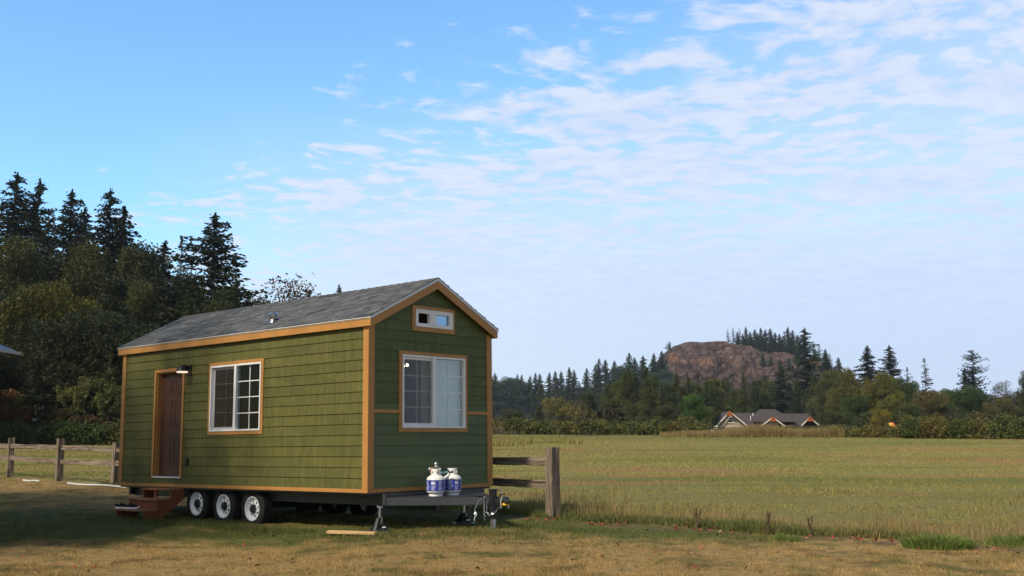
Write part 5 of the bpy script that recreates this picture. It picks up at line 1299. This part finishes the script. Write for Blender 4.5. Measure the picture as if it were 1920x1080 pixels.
tree('maple_turning', 1648, 694, 205, (0.115, 0.125, 0.024), 'big yellow-green maple in the middle of the right wood', wide=0.85)
tree('maple', 1600, 738, 190, (0.050, 0.078, 0.022), 'deep green maple below the rust-tipped maple', wide=0.9)
tree('maple', 1690, 706, 225, (0.044, 0.070, 0.022), 'deep green broad tree right below the right fir tip', wide=0.85)
tree('brown_maple', 1648, 762, 150, (0.170, 0.150, 0.024), 'low yellow-leaved tree above the hedge, right of the ranch house', wide=1.0)
tree('fir_ragged', 1700, 690, 250, FIR, 'ragged gappy conifer right of the fir tips', wide=0.9)
tree('fir_ragged', 1733, 672, 245, FIR, 'broken-topped thin conifer above the brown tree', wide=0.75)
tree('brown_maple', 1738, 722, 185, (0.105, 0.092, 0.034), 'brown-olive rounded tree in the right wood', wide=1.0)
tree('brown_maple', 1775, 735, 205, (0.17, 0.11, 0.018), 'small orange-yellow tree between brown tree and green maple', wide=0.55)
tree('maple', 1806, 722, 190, (0.046, 0.084, 0.026), 'dark green rounded maple below the windswept pine', wide=0.95)
tree('wind_pine', 1824, 658, 235, FIR, 'windswept flat-topped pine above the right wood', wide=0.75)
tree('fir_spire', 1808, 692, 240, FIR, 'narrow dark fir attached to the left of the windswept pine', wide=1.3)
tree('fir_thin', 1792, 728, 330, (0.05, 0.065, 0.05), 'tiny hazy fir tip left of the windswept pine', wide=1.2)
tree('brown_maple', 1868, 738, 180, (0.090, 0.088, 0.042), 'grey-brown bushy tree near the right border', wide=0.95)
tree('thin_maple', 1882, 712, 230, (0.040, 0.045, 0.028), 'thin-leaved tree with bare twigs near the right border', wide=1.0)
tree('poplar', 1926, 690, 200, (0.050, 0.056, 0.024), 'olive tree cut by the right picture border', wide=1.0)
tree('brown_maple', 1935, 755, 160, (0.058, 0.056, 0.026), 'low grey-olive tree at the right border above the hedge', wide=1.2)
OLD = (0.058, 0.068, 0.025); MPL = (0.060, 0.082, 0.024)
for i, (px, py, D, k) in enumerate([(1228, 704, 235, 'cedar'), (1250, 716, 225, 'alder'), (1268, 700, 240, 'cedar'), (1302, 714, 262, 'alder'), (1322, 716, 270, 'cedar'), (1364, 712, 292, 'cedar'), (1378, 726, 288, 'alder'), (1412, 714, 296, 'cedar'), (1442, 710, 298, 'alder'), (1478, 720, 292, 'cedar'), (1190, 700, 228, 'cedar'), (1160, 710, 232, 'alder'), (1140, 722, 228, 'cedar'), (1526, 704, 285, 'cedar'), (1556, 690, 262, 'alder'), (1096, 736, 236, 'cedar'), (1290, 708, 250, 'cedar'), (1335, 706, 275, 'alder'), (1355, 712, 290, 'cedar'), (1426, 706, 300, 'alder'), (1455, 716, 300, 'cedar'), (1492, 712, 296, 'cedar'), (1212, 690, 240, 'cedar'), (1178, 690, 240, 'cedar')]):
    tree(k, px, py, D, [(0.072, 0.094, 0.030), (0.058, 0.078, 0.027), (0.088, 0.106, 0.032)][i % 3], 'olive-green conifer in the belt of trees hiding the foot of the rocky hill', wide=1.7, group='olive conifers at the foot of the rock')
und = 'dim understorey tree behind the far field bank'
for (px, py, D, k, c) in [(1150, 745, 220, 'maple', OLD), (1195, 752, 200, 'maple', OLD), (1245, 758, 190, 'maple', OLD), (1320, 762, 200, 'maple', MPL), (1560, 770, 200, 'maple', OLD), (1700, 755, 180, 'maple', MPL), (1845, 757, 190, 'maple', OLD), (1770, 758, 185, 'maple', OLD), (1620, 772, 178, 'maple', MPL), (1900, 762, 200, 'maple', OLD), (960, 765, 260, 'maple', OLD), (1010, 760, 250, 'alder', OLD), (1060, 755, 240, 'maple', OLD), (1720, 735, 230, 'maple', MPL), (1765, 728, 240, 'maple', MPL), (1840, 735, 235, 'maple', MPL), (1900, 735, 240, 'maple', OLD), (1660, 730, 235, 'maple', MPL), (1390, 752, 300, 'maple', OLD), (1440, 752, 300, 'maple', MPL), (1255, 735, 230, 'alder', OLD), (1130, 742, 240, 'alder', OLD)]:
    tree(k, px, py, D, c, und, wide=1.1, group='dim understorey trees behind the field bank')
# ------------------------------------------------------------------ hills
def prof(px, tab): return np.interp(px, [a for a, b in tab], [b for a, b in tab])
RIDGE = [(700, 790), (920, 778), (1000, 772), (1080, 766), (1130, 758), (1180, 750), (1240, 745), (1300, 752), (1420, 790)]
def ridge_z(x, y):
    px = 960 + F_PX * x / np.maximum(y, 1); top = (HZ - prof(px, RIDGE)) / F_PX * 560
    return 1.6 + np.maximum(0, top) * sstep(420, 560, y) * sstep(760, 600, y) + 0.8 * np.sin(x * .13) * np.sin(y * .11) * sstep(400, 450, y) - 2.5 * sstep(405, 395, y)
o = grid_sheet('hill', np.linspace(-130, 150, 90), np.linspace(390, 760, 80), ridge_z, M_['forest_floor']); tag(o, 'wooded ridge rising left of the rocky hill', None, None, 'structure')
LW = lambda x, y: 1.4 + 17 * sstep(130, 185, y) * sstep(-18, -60, x) * sstep(300, 220, y) - 2.0 * sstep(128, 122, y) - 2.0 * sstep(-12, -8, x)
o = grid_sheet('hill', np.linspace(-160, -8, 60), np.linspace(122, 300, 60), LW, M_['forest_floor']); o.name = 'wooded_bank'; tag(o, 'dark bank of ground beneath the left wood', None, None, 'structure')
ROCK = [(1150, 830), (1205, 800), (1226, 738), (1238, 697), (1252, 664), (1272, 649), (1296, 642), (1330, 640), (1362, 641), (1400, 650), (1450, 662), (1500, 672), (1560, 690), (1600, 722), (1660, 790), (1700, 830)]
_rn = np.random.default_rng(9); _ph = _rn.uniform(0, 6.28, (26, 3)); _fr = np.concatenate([_rn.uniform(0.05, 0.2, 10), _rn.uniform(0.2, 0.75, 16)]); _an = _rn.uniform(0, 6.28, 26)
def rock_noise(x, z, lo=0, hi=26):
    v = 0
    for k in range(lo, hi):
        c, s = math.cos(_an[k]), math.sin(_an[k]); v = v + (1 - 2 * np.abs(np.sin((x * c + z * s) * _fr[k] + _ph[k, 0]))) * (0.9 if k < 10 else 0.30)
    return v
def rock_hill():
    # a steep face: rows climb from the foot to the crown and over the back
    nx, nv = 230, 120; V = []
    pxs = np.linspace(1150, 1700, nx)
    for j in range(nv):
        t = j / (nv - 1)
        for i, p in enumerate(pxs):
            top = (HZ - prof(p, ROCK)) / F_PX * 622 + 3.5
            if t < 0.72:
                q = t / 0.72; z = top * math.sin(q * math.pi / 2) ** 0.92; y = 560 + 62 * (1 - math.cos(q * math.pi / 2)) ** 1.15 + 6 * math.sin(p * .02)
            else:
                q = (t - 0.72) / 0.28; z = top * (1 - 0.9 * q ** 2); y = 622 + 6 * math.sin(p * .02) + 140 * q
            V.append(((p - 960) / F_PX * 606, y, z))
    V = np.array(V); n = rock_noise(V[:, 0], V[:, 2] * 1.2); n2 = rock_noise(V[:, 0] * 1.7 + 5, V[:, 2] * 1.5)
    edge = np.clip(V[:, 2] / 12, 0, 1)
    tt = np.repeat(np.linspace(0, 1, nv), nx); crest = 1 - 0.75 * np.exp(-((tt - 0.72) / 0.10) ** 2)
    V[:, 1] += n * 1.0 * edge * crest; V[:, 2] += 0.35 * n2 * edge * np.clip((V[:, 2]) / 30, 0.2, 1) * crest; V[:, 2] -= 2
    fs = [(j * nx + i, j * nx + i + 1, (j + 1) * nx + i + 1, (j + 1) * nx + i) for j in range(nv - 1) for i in range(nx - 1)]
    me = bpy.data.meshes.new('rocky_hill'); me.from_pydata([tuple(v) for v in V], [], fs); me.materials.append(M_['hill_rock'])
    o = bpy.data.objects.new('rocky_hill', me); COL.objects.link(o); tag(o, 'bare reddish-brown rocky hill', None, None, 'structure')
rock_hill()
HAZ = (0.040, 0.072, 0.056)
# firs crowning the rock
rn = random.Random(2)
for (px, py, D, k, w) in [(1366, 618, 612, 'fir_thin', 1.0), (1376, 614, 616, 'fir_thin', 0.9), (1388, 616, 620, 'fir_thin', 1.0), (1400, 613, 618, 'fir_spire', 0.9), (1408, 622, 614, 'fir_spire', 1.1), (1417, 618, 622, 'fir_spire', 1.2), (1428, 615, 618, 'fir_spire', 1.0), (1437, 618, 622, 'fir_full', 0.8), (1446, 616, 616, 'fir_spire', 1.1), (1455, 624, 610, 'fir_spire', 1.2), (1463, 626, 620, 'fir_spire', 1.0), (1472, 622, 614, 'fir_thin', 1.3), (1479, 614, 622, 'fir_spire', 1.0), (1488, 620, 614, 'fir_spire', 1.2), (1497, 628, 618, 'fir_full', 0.9), (1526, 640, 616, 'fir_thin', 1.2), (1537, 646, 612, 'fir_thin', 1.1), (1548, 655, 616, 'fir_spire', 1.1), (1556, 664, 610, 'fir_thin', 1.2),
                          (1412, 640, 606, 'fir_spire', 1.3), (1425, 645, 604, 'fir_spire', 1.3), (1442, 646, 606, 'fir_spire', 1.3), (1458, 652, 603, 'fir_full', 1.1), (1474, 655, 604, 'fir_spire', 1.3), (1490, 660, 604, 'fir_spire', 1.3), (1520, 668, 606, 'fir_full', 1.1), (1540, 680, 604, 'fir_full', 1.1), (1565, 690, 606, 'fir_full', 1.1), (1400, 640, 607, 'fir_spire', 1.0), (1384, 622, 618, 'fir_spire', 0.9), (1394, 626, 612, 'fir_spire', 1.0), (1422, 626, 611, 'fir_full', 1.0), (1450, 632, 610, 'fir_full', 1.0), (1432, 630, 612, 'fir_spire', 1.1), (1468, 634, 612, 'fir_full', 1.0), (1484, 634, 610, 'fir_full', 1.0), (1530, 656, 606, 'fir_full', 1.1), (1552, 674, 606, 'fir_spire', 1.2), (1574, 700, 604, 'fir_full', 1.1)]:
    zb = float((HZ - prof(px, ROCK)) / F_PX * D) - (9 if py > 645 else 4)
    lab = 'slender hazy fir in the stand on the crown of the rocky hill'
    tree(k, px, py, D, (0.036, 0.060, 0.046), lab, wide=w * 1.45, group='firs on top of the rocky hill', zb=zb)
for (px, py, D, k, w) in [(1430, 662, 577, 'fir_spire', 1.3), (1445, 668, 574, 'fir_full', 1.0), (1462, 672, 575, 'fir_spire', 1.4), (1480, 672, 573, 'fir_full', 1.0), (1496, 676, 574, 'fir_spire', 1.4), (1508, 684, 572, 'fir_full', 1.1), (1522, 688, 573, 'fir_full', 1.1), (1538, 690, 574, 'fir_full', 1.1), (1556, 698, 573, 'fir_full', 1.1), (1570, 706, 571, 'cedar', 1.1), (1488, 698, 568, 'cedar', 1.1), (1470, 694, 569, 'fir_spire', 1.4)]:
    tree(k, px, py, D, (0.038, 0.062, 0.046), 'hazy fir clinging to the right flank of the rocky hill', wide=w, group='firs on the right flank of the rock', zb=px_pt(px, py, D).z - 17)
tree('wind_pine', 1257, 641, 602, (0.05, 0.06, 0.045), 'lone tiny flat-topped pine on the left shoulder of the rocky hill', wide=1.35, zb=48.0)
tree('fir_full', 1452, 700, 570, (0.045, 0.062, 0.045), 'hazy fir growing on the right slope of the rock face', wide=1.2, zb=14.0)
# the wooded ridge left of the rock: every spire its own tree
TOPS = [(780, 715), (920, 706), (938, 708), (955, 706), (975, 712), (1000, 704), (1030, 706), (1060, 702), (1080, 698), (1110, 692), (1130, 690), (1160, 682), (1180, 676), (1205, 672), (1225, 668), (1240, 668)]
lab = 'blue-green hazy conifer in the wood on the ridge left of the rock'
named = [(1241, 660, 'fir_spire', 1.0), (1226, 664, 'fir_spire', 0.9), (1206, 668, 'fir_full', 0.8), (1180, 664, 'fir_spire', 1.1), (1190, 672, 'fir_spire', 1.0), (1152, 678, 'fir_spire', 1.0), (1135, 676, 'fir_spire', 1.0), (1123, 674, 'fir_spire', 0.9), (1116, 686, 'fir_spire', 1.0), (1100, 692, 'fir_spire', 1.0), (1076, 695, 'fir_spire', 0.9), (1067, 690, 'fir_spire', 0.9), (1052, 698, 'fir_spire', 1.0), (1041, 697, 'fir_spire', 0.9), (1030, 700, 'fir_spire', 1.0), (1012, 702, 'fir_spire', 1.0), (1004, 700, 'fir_spire', 0.8), (994, 706, 'fir_spire', 1.0), (978, 704, 'fir_spire', 0.9), (970, 703, 'fir_spire', 0.8), (955, 708, 'maple', 0.8), (944, 706, 'maple', 0.8), (928, 701, 'fir_spire', 1.1), (921, 704, 'fir_spire', 1.1)]
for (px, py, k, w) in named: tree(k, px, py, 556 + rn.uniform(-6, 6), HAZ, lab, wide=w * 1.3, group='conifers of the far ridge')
for row, (D, dn, amp) in enumerate([(545, 18, 10), (520, 34, 12), (492, 50, 14), (465, 66, 14), (440, 80, 12)]):
    px = 800 + rn.uniform(0, 8)
    while px < 1262:
        py = prof(px, TOPS) + dn + rn.uniform(-amp, amp) - (6 if row == 0 else 0); k = rn.choice(['fir_spire', 'fir_full', 'cedar', 'alder', 'fir_spire', 'maple'])
        x, y = px_ground(px, D); z = float(ridge_z(np.array(x), np.array(y))); top = px_pt(px, py, D).z
        if top - z > 5:
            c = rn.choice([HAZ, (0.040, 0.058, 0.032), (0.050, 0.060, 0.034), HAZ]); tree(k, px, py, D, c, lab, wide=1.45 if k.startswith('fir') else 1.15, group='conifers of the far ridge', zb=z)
        px += rn.uniform(13, 22)
# ------------------------------------------------------------------ ranch house beyond the tall grass
RD = 262.0; rs_ = RD / F_PX
def rx(px): return (px - 960) * rs_
def rz_(py): return (HZ - py) * rs_ + EYE
rg = T(rx(1440), RD); ro = Vector((rx(1440), RD, rg))
ranch = thing('ranch_house', 'low tan ranch house with dark roof beyond the tall dry grass', 'house', ro)
M_['ranch_wall'] = simple('ranch_wall', (0.34, 0.27, 0.19), 0.7, 0, 0.2, 0.08, 1); M_['ranch_trim'] = simple('ranch_trim', (0.70, 0.64, 0.56), 0.6, 0, 0.2, 0.05); M_['ranch_roof'] = simple('ranch_roof', (0.072, 0.060, 0.062), 0.9, 0, 0.2, 0.25, 3, 0.3, 8); M_['timber'] = simple('timber', (0.46, 0.13, 0.035), 0.6, 0, 0.2, 0.2, 4)
def rp(px, py, dy): return (rx(px) - ro.x, dy, rz_(py) - ro.z)
ez_ = 799
mb = MB()
x0, x1 = rx(1341) - ro.x, rx(1395) - ro.x; ze = rz_(ez_) - ro.z
mb.poly([(x0, 0, 0), (x1, 0, 0), (x1, 0, ze), (rx(1364) - ro.x, 0, rz_(775) - ro.z), (x0, 0, ze)], (0, 12, 0))
mb.box(x1 + .01, rx(1538) - ro.x, 2.0, 14, 0, ze); mb.build('wall', M_['ranch_wall'], ranch)
mb = MB()
def slab(pts, th=0.22): mb.poly(pts, (0, 0, -th))
ap = rp(1364, 771.5, -0.6); l_ = rp(1337, 800, -0.6); r_ = rp(1397, 799, -0.6)
for e in (l_, r_): slab([e, ap, (ap[0], 13, ap[2]), (e[0], 13, e[2])] if e is l_ else [e, (e[0], 13, e[2]), (ap[0], 13, ap[2]), ap])
# long main roof, hip block, right roof
slab([rp(1392, 799, 1.4), rp(1545, 797, 1.4), rp(1532, 775, 7.5), rp(1384, 773.5, 7.5)]); slab([rp(1384, 773.5, 7.5), rp(1532, 775, 7.5), rp(1550, 799, 15), rp(1385, 799, 15)])
slab([rp(1545, 797, 1.4), rp(1550, 799, 15), rp(1532, 775, 7.5)])
slab([rp(1412, 790, 1.0), rp(1490, 790, 1.0), rp(1462, 767, 6.5), rp(1433, 767, 6.5)]); slab([rp(1412, 790, 1.0), rp(1433, 767, 6.5), rp(1412, 790, 13)]); slab([rp(1490, 790, 1.0), rp(1490, 790, 13), rp(1462, 767, 6.5)]); slab([rp(1433, 767, 6.5), rp(1462, 767, 6.5), rp(1490, 790, 13), rp(1412, 790, 13)])
for (a, b, c, py0, pyb) in ((1421, 1443.5, 1466, 781, 798), (1496, 1512.5, 1530, 781, 797)):
    for e in (a, c): p0 = rp(b, py0, -0.9); p1 = rp(e, pyb, -0.9); slab([p0, p1, (p1[0], 6, p1[2]), (p0[0], 6, p0[2])])
roof2 = mb.build('roof', M_['ranch_roof'], ranch)
for (px, p0, p1, dy) in ((1411, 790, 780.5, 4.0), (1419, 783, 775, 6.0)):
    mb = MB(); a = rp(px, p0, dy); b = rp(px, p1, dy); mb.tube([a, b], 0.09, 8); mb.tube([b, (b[0], b[1], b[2] + .1)], 0.13, 8); mb.build('vent_pipe', M_['rim_white'], roof2)
for (a, b, c, py0, pyb) in ((1337, 1364, 1398, 771.5, 800), (1421, 1443.5, 1466, 782, 799), (1496, 1512.5, 1530, 782, 798)):
    mb = MB()
    for e in (a, c): p0 = Vector(rp(b, py0 + 0.5, -1.0)); p1 = Vector(rp(e, pyb, -1.0)); mb.beam(p0 - Vector((0, 0, .12)), p1 - Vector((0, 0, .12)), 0.12, 0.26)
    mb.build('barge_board', M_['ranch_trim'], ranch)
    mb = MB(); hw = 4.6; py1 = py0 + 7.5
    mb.beam(rp(b - hw * 1.25, py1, -1.15), rp(b + hw * 1.25, py1, -1.15), 0.14, 0.24); mb.beam(rp(b, py0 + 1, -1.15), rp(b, py1, -1.15), 0.14, 0.22)
    for sg in (-1, 1): mb.beam(rp(b, py0 + 0.8, -1.15), rp(b + sg * hw * 1.3, py1 + 0.5, -1.15), 0.14, 0.26); mb.beam(rp(b, py1 - 0.6, -1.16), rp(b + sg * hw * .55, py0 + 4.2, -1.16), 0.13, 0.18)
    mb.build('gable_truss', M_['timber'], ranch)
mb = MB(); w_ = (rp(1359, 793.5, -0.04), rp(1374, 782.5, -0.04)); mb.box(w_[0][0], w_[1][0], -0.10, 0.0, w_[0][2], w_[1][2]); wf = mb.build('window', M_['ranch_trim'], ranch)
M_['pane_dark'] = simple('pane_dark', (0.02, 0.022, 0.028), 0.12, 0, 0.6, 0.2)
mb = MB(); dx = (w_[1][0] - w_[0][0]); dz = w_[1][2] - w_[0][2]
for (a, b, c, d) in ((.08, .24, .14, .52), (.08, .24, .62, .9), (.30, .70, .14, .52), (.30, .70, .62, .9), (.76, .92, .14, .52), (.76, .92, .62, .9)): mb.box(w_[0][0] + dx * a, w_[0][0] + dx * b, -0.13, -0.101, w_[0][2] + dz * c, w_[0][2] + dz * d)
mb.build('pane', M_['pane_dark'], wf)
mb = MB(); mb.box(x0 - .1, x1 + .1, -0.08, -0.005, ze - 0.16, ze + 0.02); mb.box(x1 + .12, rx(1538) - ro.x, 1.9, 1.99, ze - 0.2, ze + 0.05); mb.build('trim_board', M_['ranch_trim'], ranch)
mb = MB(); mb.box(rp(1431, 0, 0)[0], rp(1456, 0, 0)[0], 0.2, 1.9, 0, rz_(790) - ro.z); mb.build('gable_wall', M_['ranch_wall'], ranch)
# low white rail and bin left of the ranch house, grey board fence by the trailer
def plain(name, lab, cat, mat, fn):
    mb = MB(); fn(mb); o = mb.build(name, mat); tag(o, lab, cat); return o
wf_ = thing('white_rail_fence', 'low white rail fence sloping through grass left of the ranch house', 'rail fence', (rx(1310) * 150 / RD, 150, T(20, 150)))
def q150(px, py): return (((px - 960) * 150 / F_PX) - wf_.location.x, 0, (HZ - py) * 150 / F_PX + EYE - wf_.location.z)
mb = MB(); mb.beam(q150(1282, 805), q150(1342, 799.5), 0.08, 0.16); mb.build('rail', M_['rim_white'], wf_)
for px in (1284, 1303, 1322, 1341):
    mb = MB(); b = q150(px, 803); mb.beam((b[0], 0.08, -0.2), (b[0], 0.08, b[2] + 0.1), 0.1, 0.1, up=(0, 1, 0)); mb.build('post', M_['rim_white'], wf_)
def cubby(mb):
    a = q150(1330, 811); b = q150(1343, 803.5); L0 = wf_.location
    mb.box(a[0] + L0.x, b[0] + L0.x, 151.0, 152.0, T(20, 150) - .2, b[2] + L0.z); mb.box(a[0] + L0.x - .06, b[0] + L0.x + .06, 150.9, 152.1, b[2] + L0.z, b[2] + L0.z + .08)
plain('white_box', 'small white utility box beside the left end of the ranch house', 'box', M_['rim_white'], cubby)
bf = thing('board_fence', 'short grey vertical-board fence just right of the trailer corner', 'board fence', (0, 152, T(0, 152)))
M_['grey_board'] = simple('grey_board', (0.13, 0.105, 0.095), 0.9, 0, 0.1, 0.25, 3, 0, 60, (3, 1, 0.2))
def q152(px, py): return ((px - 960) * 152 / F_PX, 0, (HZ - py) * 152 / F_PX + EYE - bf.location.z)
mb = MB(); k = 0; px = 890
while px < 967:
    a = q152(px, 0)[0]; b = q152(px + 1.75, 0)[0]; tz = q152(0, 795.0)[2] + 0.03 * math.sin(k * 2.1); mb.box(a, b, 0, 0.04 + 0.015 * (k % 2), -0.2, tz); px += 1.9; k += 1
mb.build('boards', M_['grey_board'], bf)
mb = MB(); mb.box(q152(889, 0)[0], q152(967, 0)[0], -0.05, -0.005, q152(0, 795)[2] - .02, q152(0, 794)[2] + .03); mb.build('top_rail', M_['grey_board'], bf)
for px in (925.5, 966):
    mb = MB(); a = q152(px, 0)[0]; mb.box(a - .06, a + .06, -0.16, -0.051, -.2, q152(0, 794)[2]); mb.build('post', M_['grey_board'], bf)
# play tent behind the bank
pt = thing('play_tent', 'small bright orange, yellow and red cloth tent behind the bank at right', 'tent', ((1669 - 960) * 140 / F_PX, 140, T(49, 140)))
def q140(px, py, dy=0): return ((px - 1669) * 140 / F_PX, dy, (HZ - py) * 140 / F_PX + EYE - pt.location.z)
for nm, c, pts in (('yellow_panel', (0.75, 0.45, 0.10), [(1661, 794), (1665, 793), (1671, 806), (1667, 806)]), ('orange_panel', (0.70, 0.20, 0.05), [(1665, 793), (1669, 792), (1675, 806), (1671, 806)]), ('red_panel', (0.35, 0.03, 0.03), [(1669, 792), (1671.5, 795), (1675, 800), (1675, 806)]), ('white_panel', (0.8, 0.78, 0.76), [(1672.5, 797), (1675.5, 797.5), (1675.8, 801), (1674, 800.5)])):
    mt = simple('tent_' + nm, c, 0.8); mb = MB(); p = [q140(a, b, -0.25 if i in (2, 3) else 0.15) for i, (a, b) in enumerate(pts)]; mb.poly(p, (0, 0.05, 0)); mb.build(nm, mt, pt)
mb = MB(); 
for a in (1662, 1668, 1675): mb.tube([q140(a, 808, .2), q140(a + (0 if a != 1675 else -2), 795, .2)], 0.02, 5)
mb.tube([q140(1662, 825, .2), q140(1662, 806, .2)], 0.02, 5); mb.tube([q140(1675, 825, .2), q140(1675, 806, .2)], 0.02, 5)
mb.build('poles', M_['steel'], pt)
# white frame above the left hedge
fr = thing('garden_stand', 'white metal stand with two upright posts above the left bramble hedge', 'stand', ((72 - 960) * 85.5 / F_PX, 85.5, T(-37, 85.5)))
def q85(px, py, dy=0): return ((px - 72) * 85.5 / F_PX, dy, (HZ - py) * 85.5 / F_PX + EYE - fr.location.z)
mb = MB(); mb.tube([q85(66, 799), q85(72, 800), q85(78, 798), q85(85, 797.5)], [0.07, 0.11, 0.08, 0.04], 8)
for a in (67, 83): mb.tube([q85(a, 798), (q85(a, 798)[0], 0, -0.1)], 0.03, 6)
mb.build('bar', M_['rim_white'], fr, smooth=True)
for a in (69, 73.5):
    mb = MB(); mb.tube([q85(a + .8, 799), q85(a + .2, 791), q85(a - .6, 786.5)], [0.03, 0.035, 0.045], 8); mb.beam(q85(a - 2.0, 786.8), q85(a + 1.4, 785.9), 0.05, 0.05); mb.build('upright', M_['rim_white'], fr, smooth=True)
# ------------------------------------------------------------------ sun, sky, haze, camera
SUN_EL = 42.0; sd = Vector((-0.70, -0.714, 0)).normalized()
tosun = Vector((sd.x * math.cos(R(SUN_EL)), sd.y * math.cos(R(SUN_EL)), math.sin(R(SUN_EL))))
sl = bpy.data.lights.new('sun', 'SUN'); sl.energy = 4.4; sl.angle = R(2.5); sl.color = (1.0, 0.90, 0.74)
so_ = bpy.data.objects.new('sun', sl); COL.objects.link(so_); so_.rotation_euler = tosun.to_track_quat('Z', 'Y').to_euler(); so_.location = (-20, -20, 40)
w = bpy.data.worlds.new('World'); sc.world = w; w.use_nodes = True
nt = w.node_tree; nt.nodes.clear(); g = N(nt)
out = g.node('ShaderNodeOutputWorld'); bg = g.node('ShaderNodeBackground'); g.l.new(bg.outputs[0], out.inputs[0]); bg.inputs[1].default_value = 0.12
sky = g.node('ShaderNodeTexSky'); sky.sky_type = 'NISHITA'; sky.sun_disc = False; sky.sun_elevation = R(SUN_EL); sky.sun_rotation = math.atan2(tosun.x, tosun.y)
sky.air_density = 1.0; sky.dust_density = 0.6; sky.ozone_density = 1.0
tc = g.node('ShaderNodeTexCoord').outputs['Generated']
sep = g.node('ShaderNodeSeparateXYZ'); g.l.new(tc, sep.inputs[0]); dx, dy, dz = sep.outputs
zz = g.math('MAXIMUM', dz, 0.0)
zc = g.math('ADD', zz, 0.07)
cv = g.node('ShaderNodeCombineXYZ'); g.l.new(g.math('DIVIDE', dx, zc), cv.inputs[0]); g.l.new(g.math('DIVIDE', dy, zc), cv.inputs[1])
warp = g.node('ShaderNodeVectorMath', operation='ADD')
nw = g.node('ShaderNodeTexNoise'); g.l.new(cv.outputs[0], nw.inputs['Vector']); nw.inputs['Scale'].default_value = 1.4; nw.inputs['Detail'].default_value = 3
sc1 = g.node('ShaderNodeVectorMath', operation='SCALE'); g.l.new(nw.outputs['Color'], sc1.inputs[0]); sc1.inputs['Scale'].default_value = 0.35
g.l.new(cv.outputs[0], warp.inputs[0]); g.l.new(sc1.outputs[0], warp.inputs[1])
P = warp.outputs[0]
bands = g.noise(g.mapping(P, scale=(0.9, 2.6, 1), rot=(0, 0, R(-24))), 1.7, 4, 0.55)
puffs = g.noise(g.mapping(P, scale=(1.15, 1.35, 1), rot=(0, 0, R(-20))), 9.0, 4, 0.52)
n = g.math('ADD', g.math('MULTIPLY', bands, 0.42), g.math('MULTIPLY', puffs, 0.58))
# cover grows towards the right and down to the horizon
ahead = g.step(dy, 0.15, 0.80)
cover = g.math('ADD', g.math('MULTIPLY_ADD', dx, 0.60, 0.475), g.math('MULTIPLY', zz, -1.15))
cover = g.math('SUBTRACT', cover, g.math('MULTIPLY', g.math('SUBTRACT', 1.0, ahead), 0.5))
cover = g.math('SUBTRACT', cover, g.math('MULTIPLY', g.step(cover, 0.10, -0.04), 0.10))
m_ = g.step(g.math('ADD', n, g.math('MULTIPLY', g.math('MINIMUM', cover, 0.20), 0.80)), 0.525, 0.70)
veil = g.math('MULTIPLY', g.step(cover, 0.08, 0.42), 0.62)
lowv = g.math('MULTIPLY', g.math('MULTIPLY', g.step(dz, 0.33, 0.13), g.step(dx, -0.38, -0.08)), 0.92)
mask = g.math('MAXIMUM', g.math('MAXIMUM', g.math('MULTIPLY', m_, 0.9), veil), lowv)
skyc = g.mix(1.0, sky.outputs[0], g.mix(ahead, (0.95, 0.88, 0.70), (1.36, 1.92, 2.2)), 'MULTIPLY')
shade = g.math('MULTIPLY_ADD', puffs, 0.7, g.math('MULTIPLY', g.noise(g.mapping(P, scale=(1, 1.6, 1)), 2.0, 4, 0.6), 0.3))
cl = g.mix(g.step(shade, 0.35, 0.65), (5.4, 6.2, 7.9), (6.5, 7.0, 8.2))
low = g.mix(g.step(dx, -0.35, 0.45), (6.3, 7.3, 8.5), (4.9, 5.7, 7.9))
cl = g.mix(g.math('MULTIPLY', g.step(dz, 0.26, 0.05), 0.85), cl, low)
col = g.mix(mask, skyc, cl)
g.l.new(col, bg.inputs[0])
# thin air over the whole place
hz = MB(); hz.box(-420, 520, -90, 1150, -6, 92); ho = hz.build('haze', []); 
hm = bpy.data.materials.new('haze'); hm.use_nodes = True; hm.node_tree.nodes.clear(); g = N(hm.node_tree); o_ = g.node('ShaderNodeOutputMaterial'); pv = g.node('ShaderNodeVolumePrincipled')
pv.inputs['Color'].default_value = (0.80, 0.88, 1.0, 1); pv.inputs['Density'].default_value = 0.00013; pv.inputs['Anisotropy'].default_value = 0.2; g.l.new(pv.outputs[0], o_.inputs['Volume'])
ho.data.materials.append(hm); tag(ho, 'thin pale haze over the fields', None, None, 'stuff')
cam = bpy.data.cameras.new('camera'); co = bpy.data.objects.new('camera', cam); COL.objects.link(co)
co.location = (0, 0, EYE); co.rotation_euler = (R(90) + math.atan((HZ - 540) / F_PX), 0, 0)
cam.sensor_width = 36; cam.lens = 36 * F_PX / 1920; cam.clip_end = 6000; cam.clip_start = 0.1
sc.camera = co
sc.view_settings.view_transform = 'Standard'; sc.view_settings.look = 'None'; sc.view_settings.exposure = 0; sc.view_settings.gamma = 1
sc.cycles.max_bounces = 8; sc.cycles.transparent_max_bounces = 12; sc.cycles.volume_bounces = 0; sc.cycles.use_denoising = True
# hidden prototypes that were never placed are removed
for k, (o, h) in PR.items():
    if k not in used:
        for c in list(o.children): bpy.data.objects.remove(c)
        bpy.data.objects.remove(o)
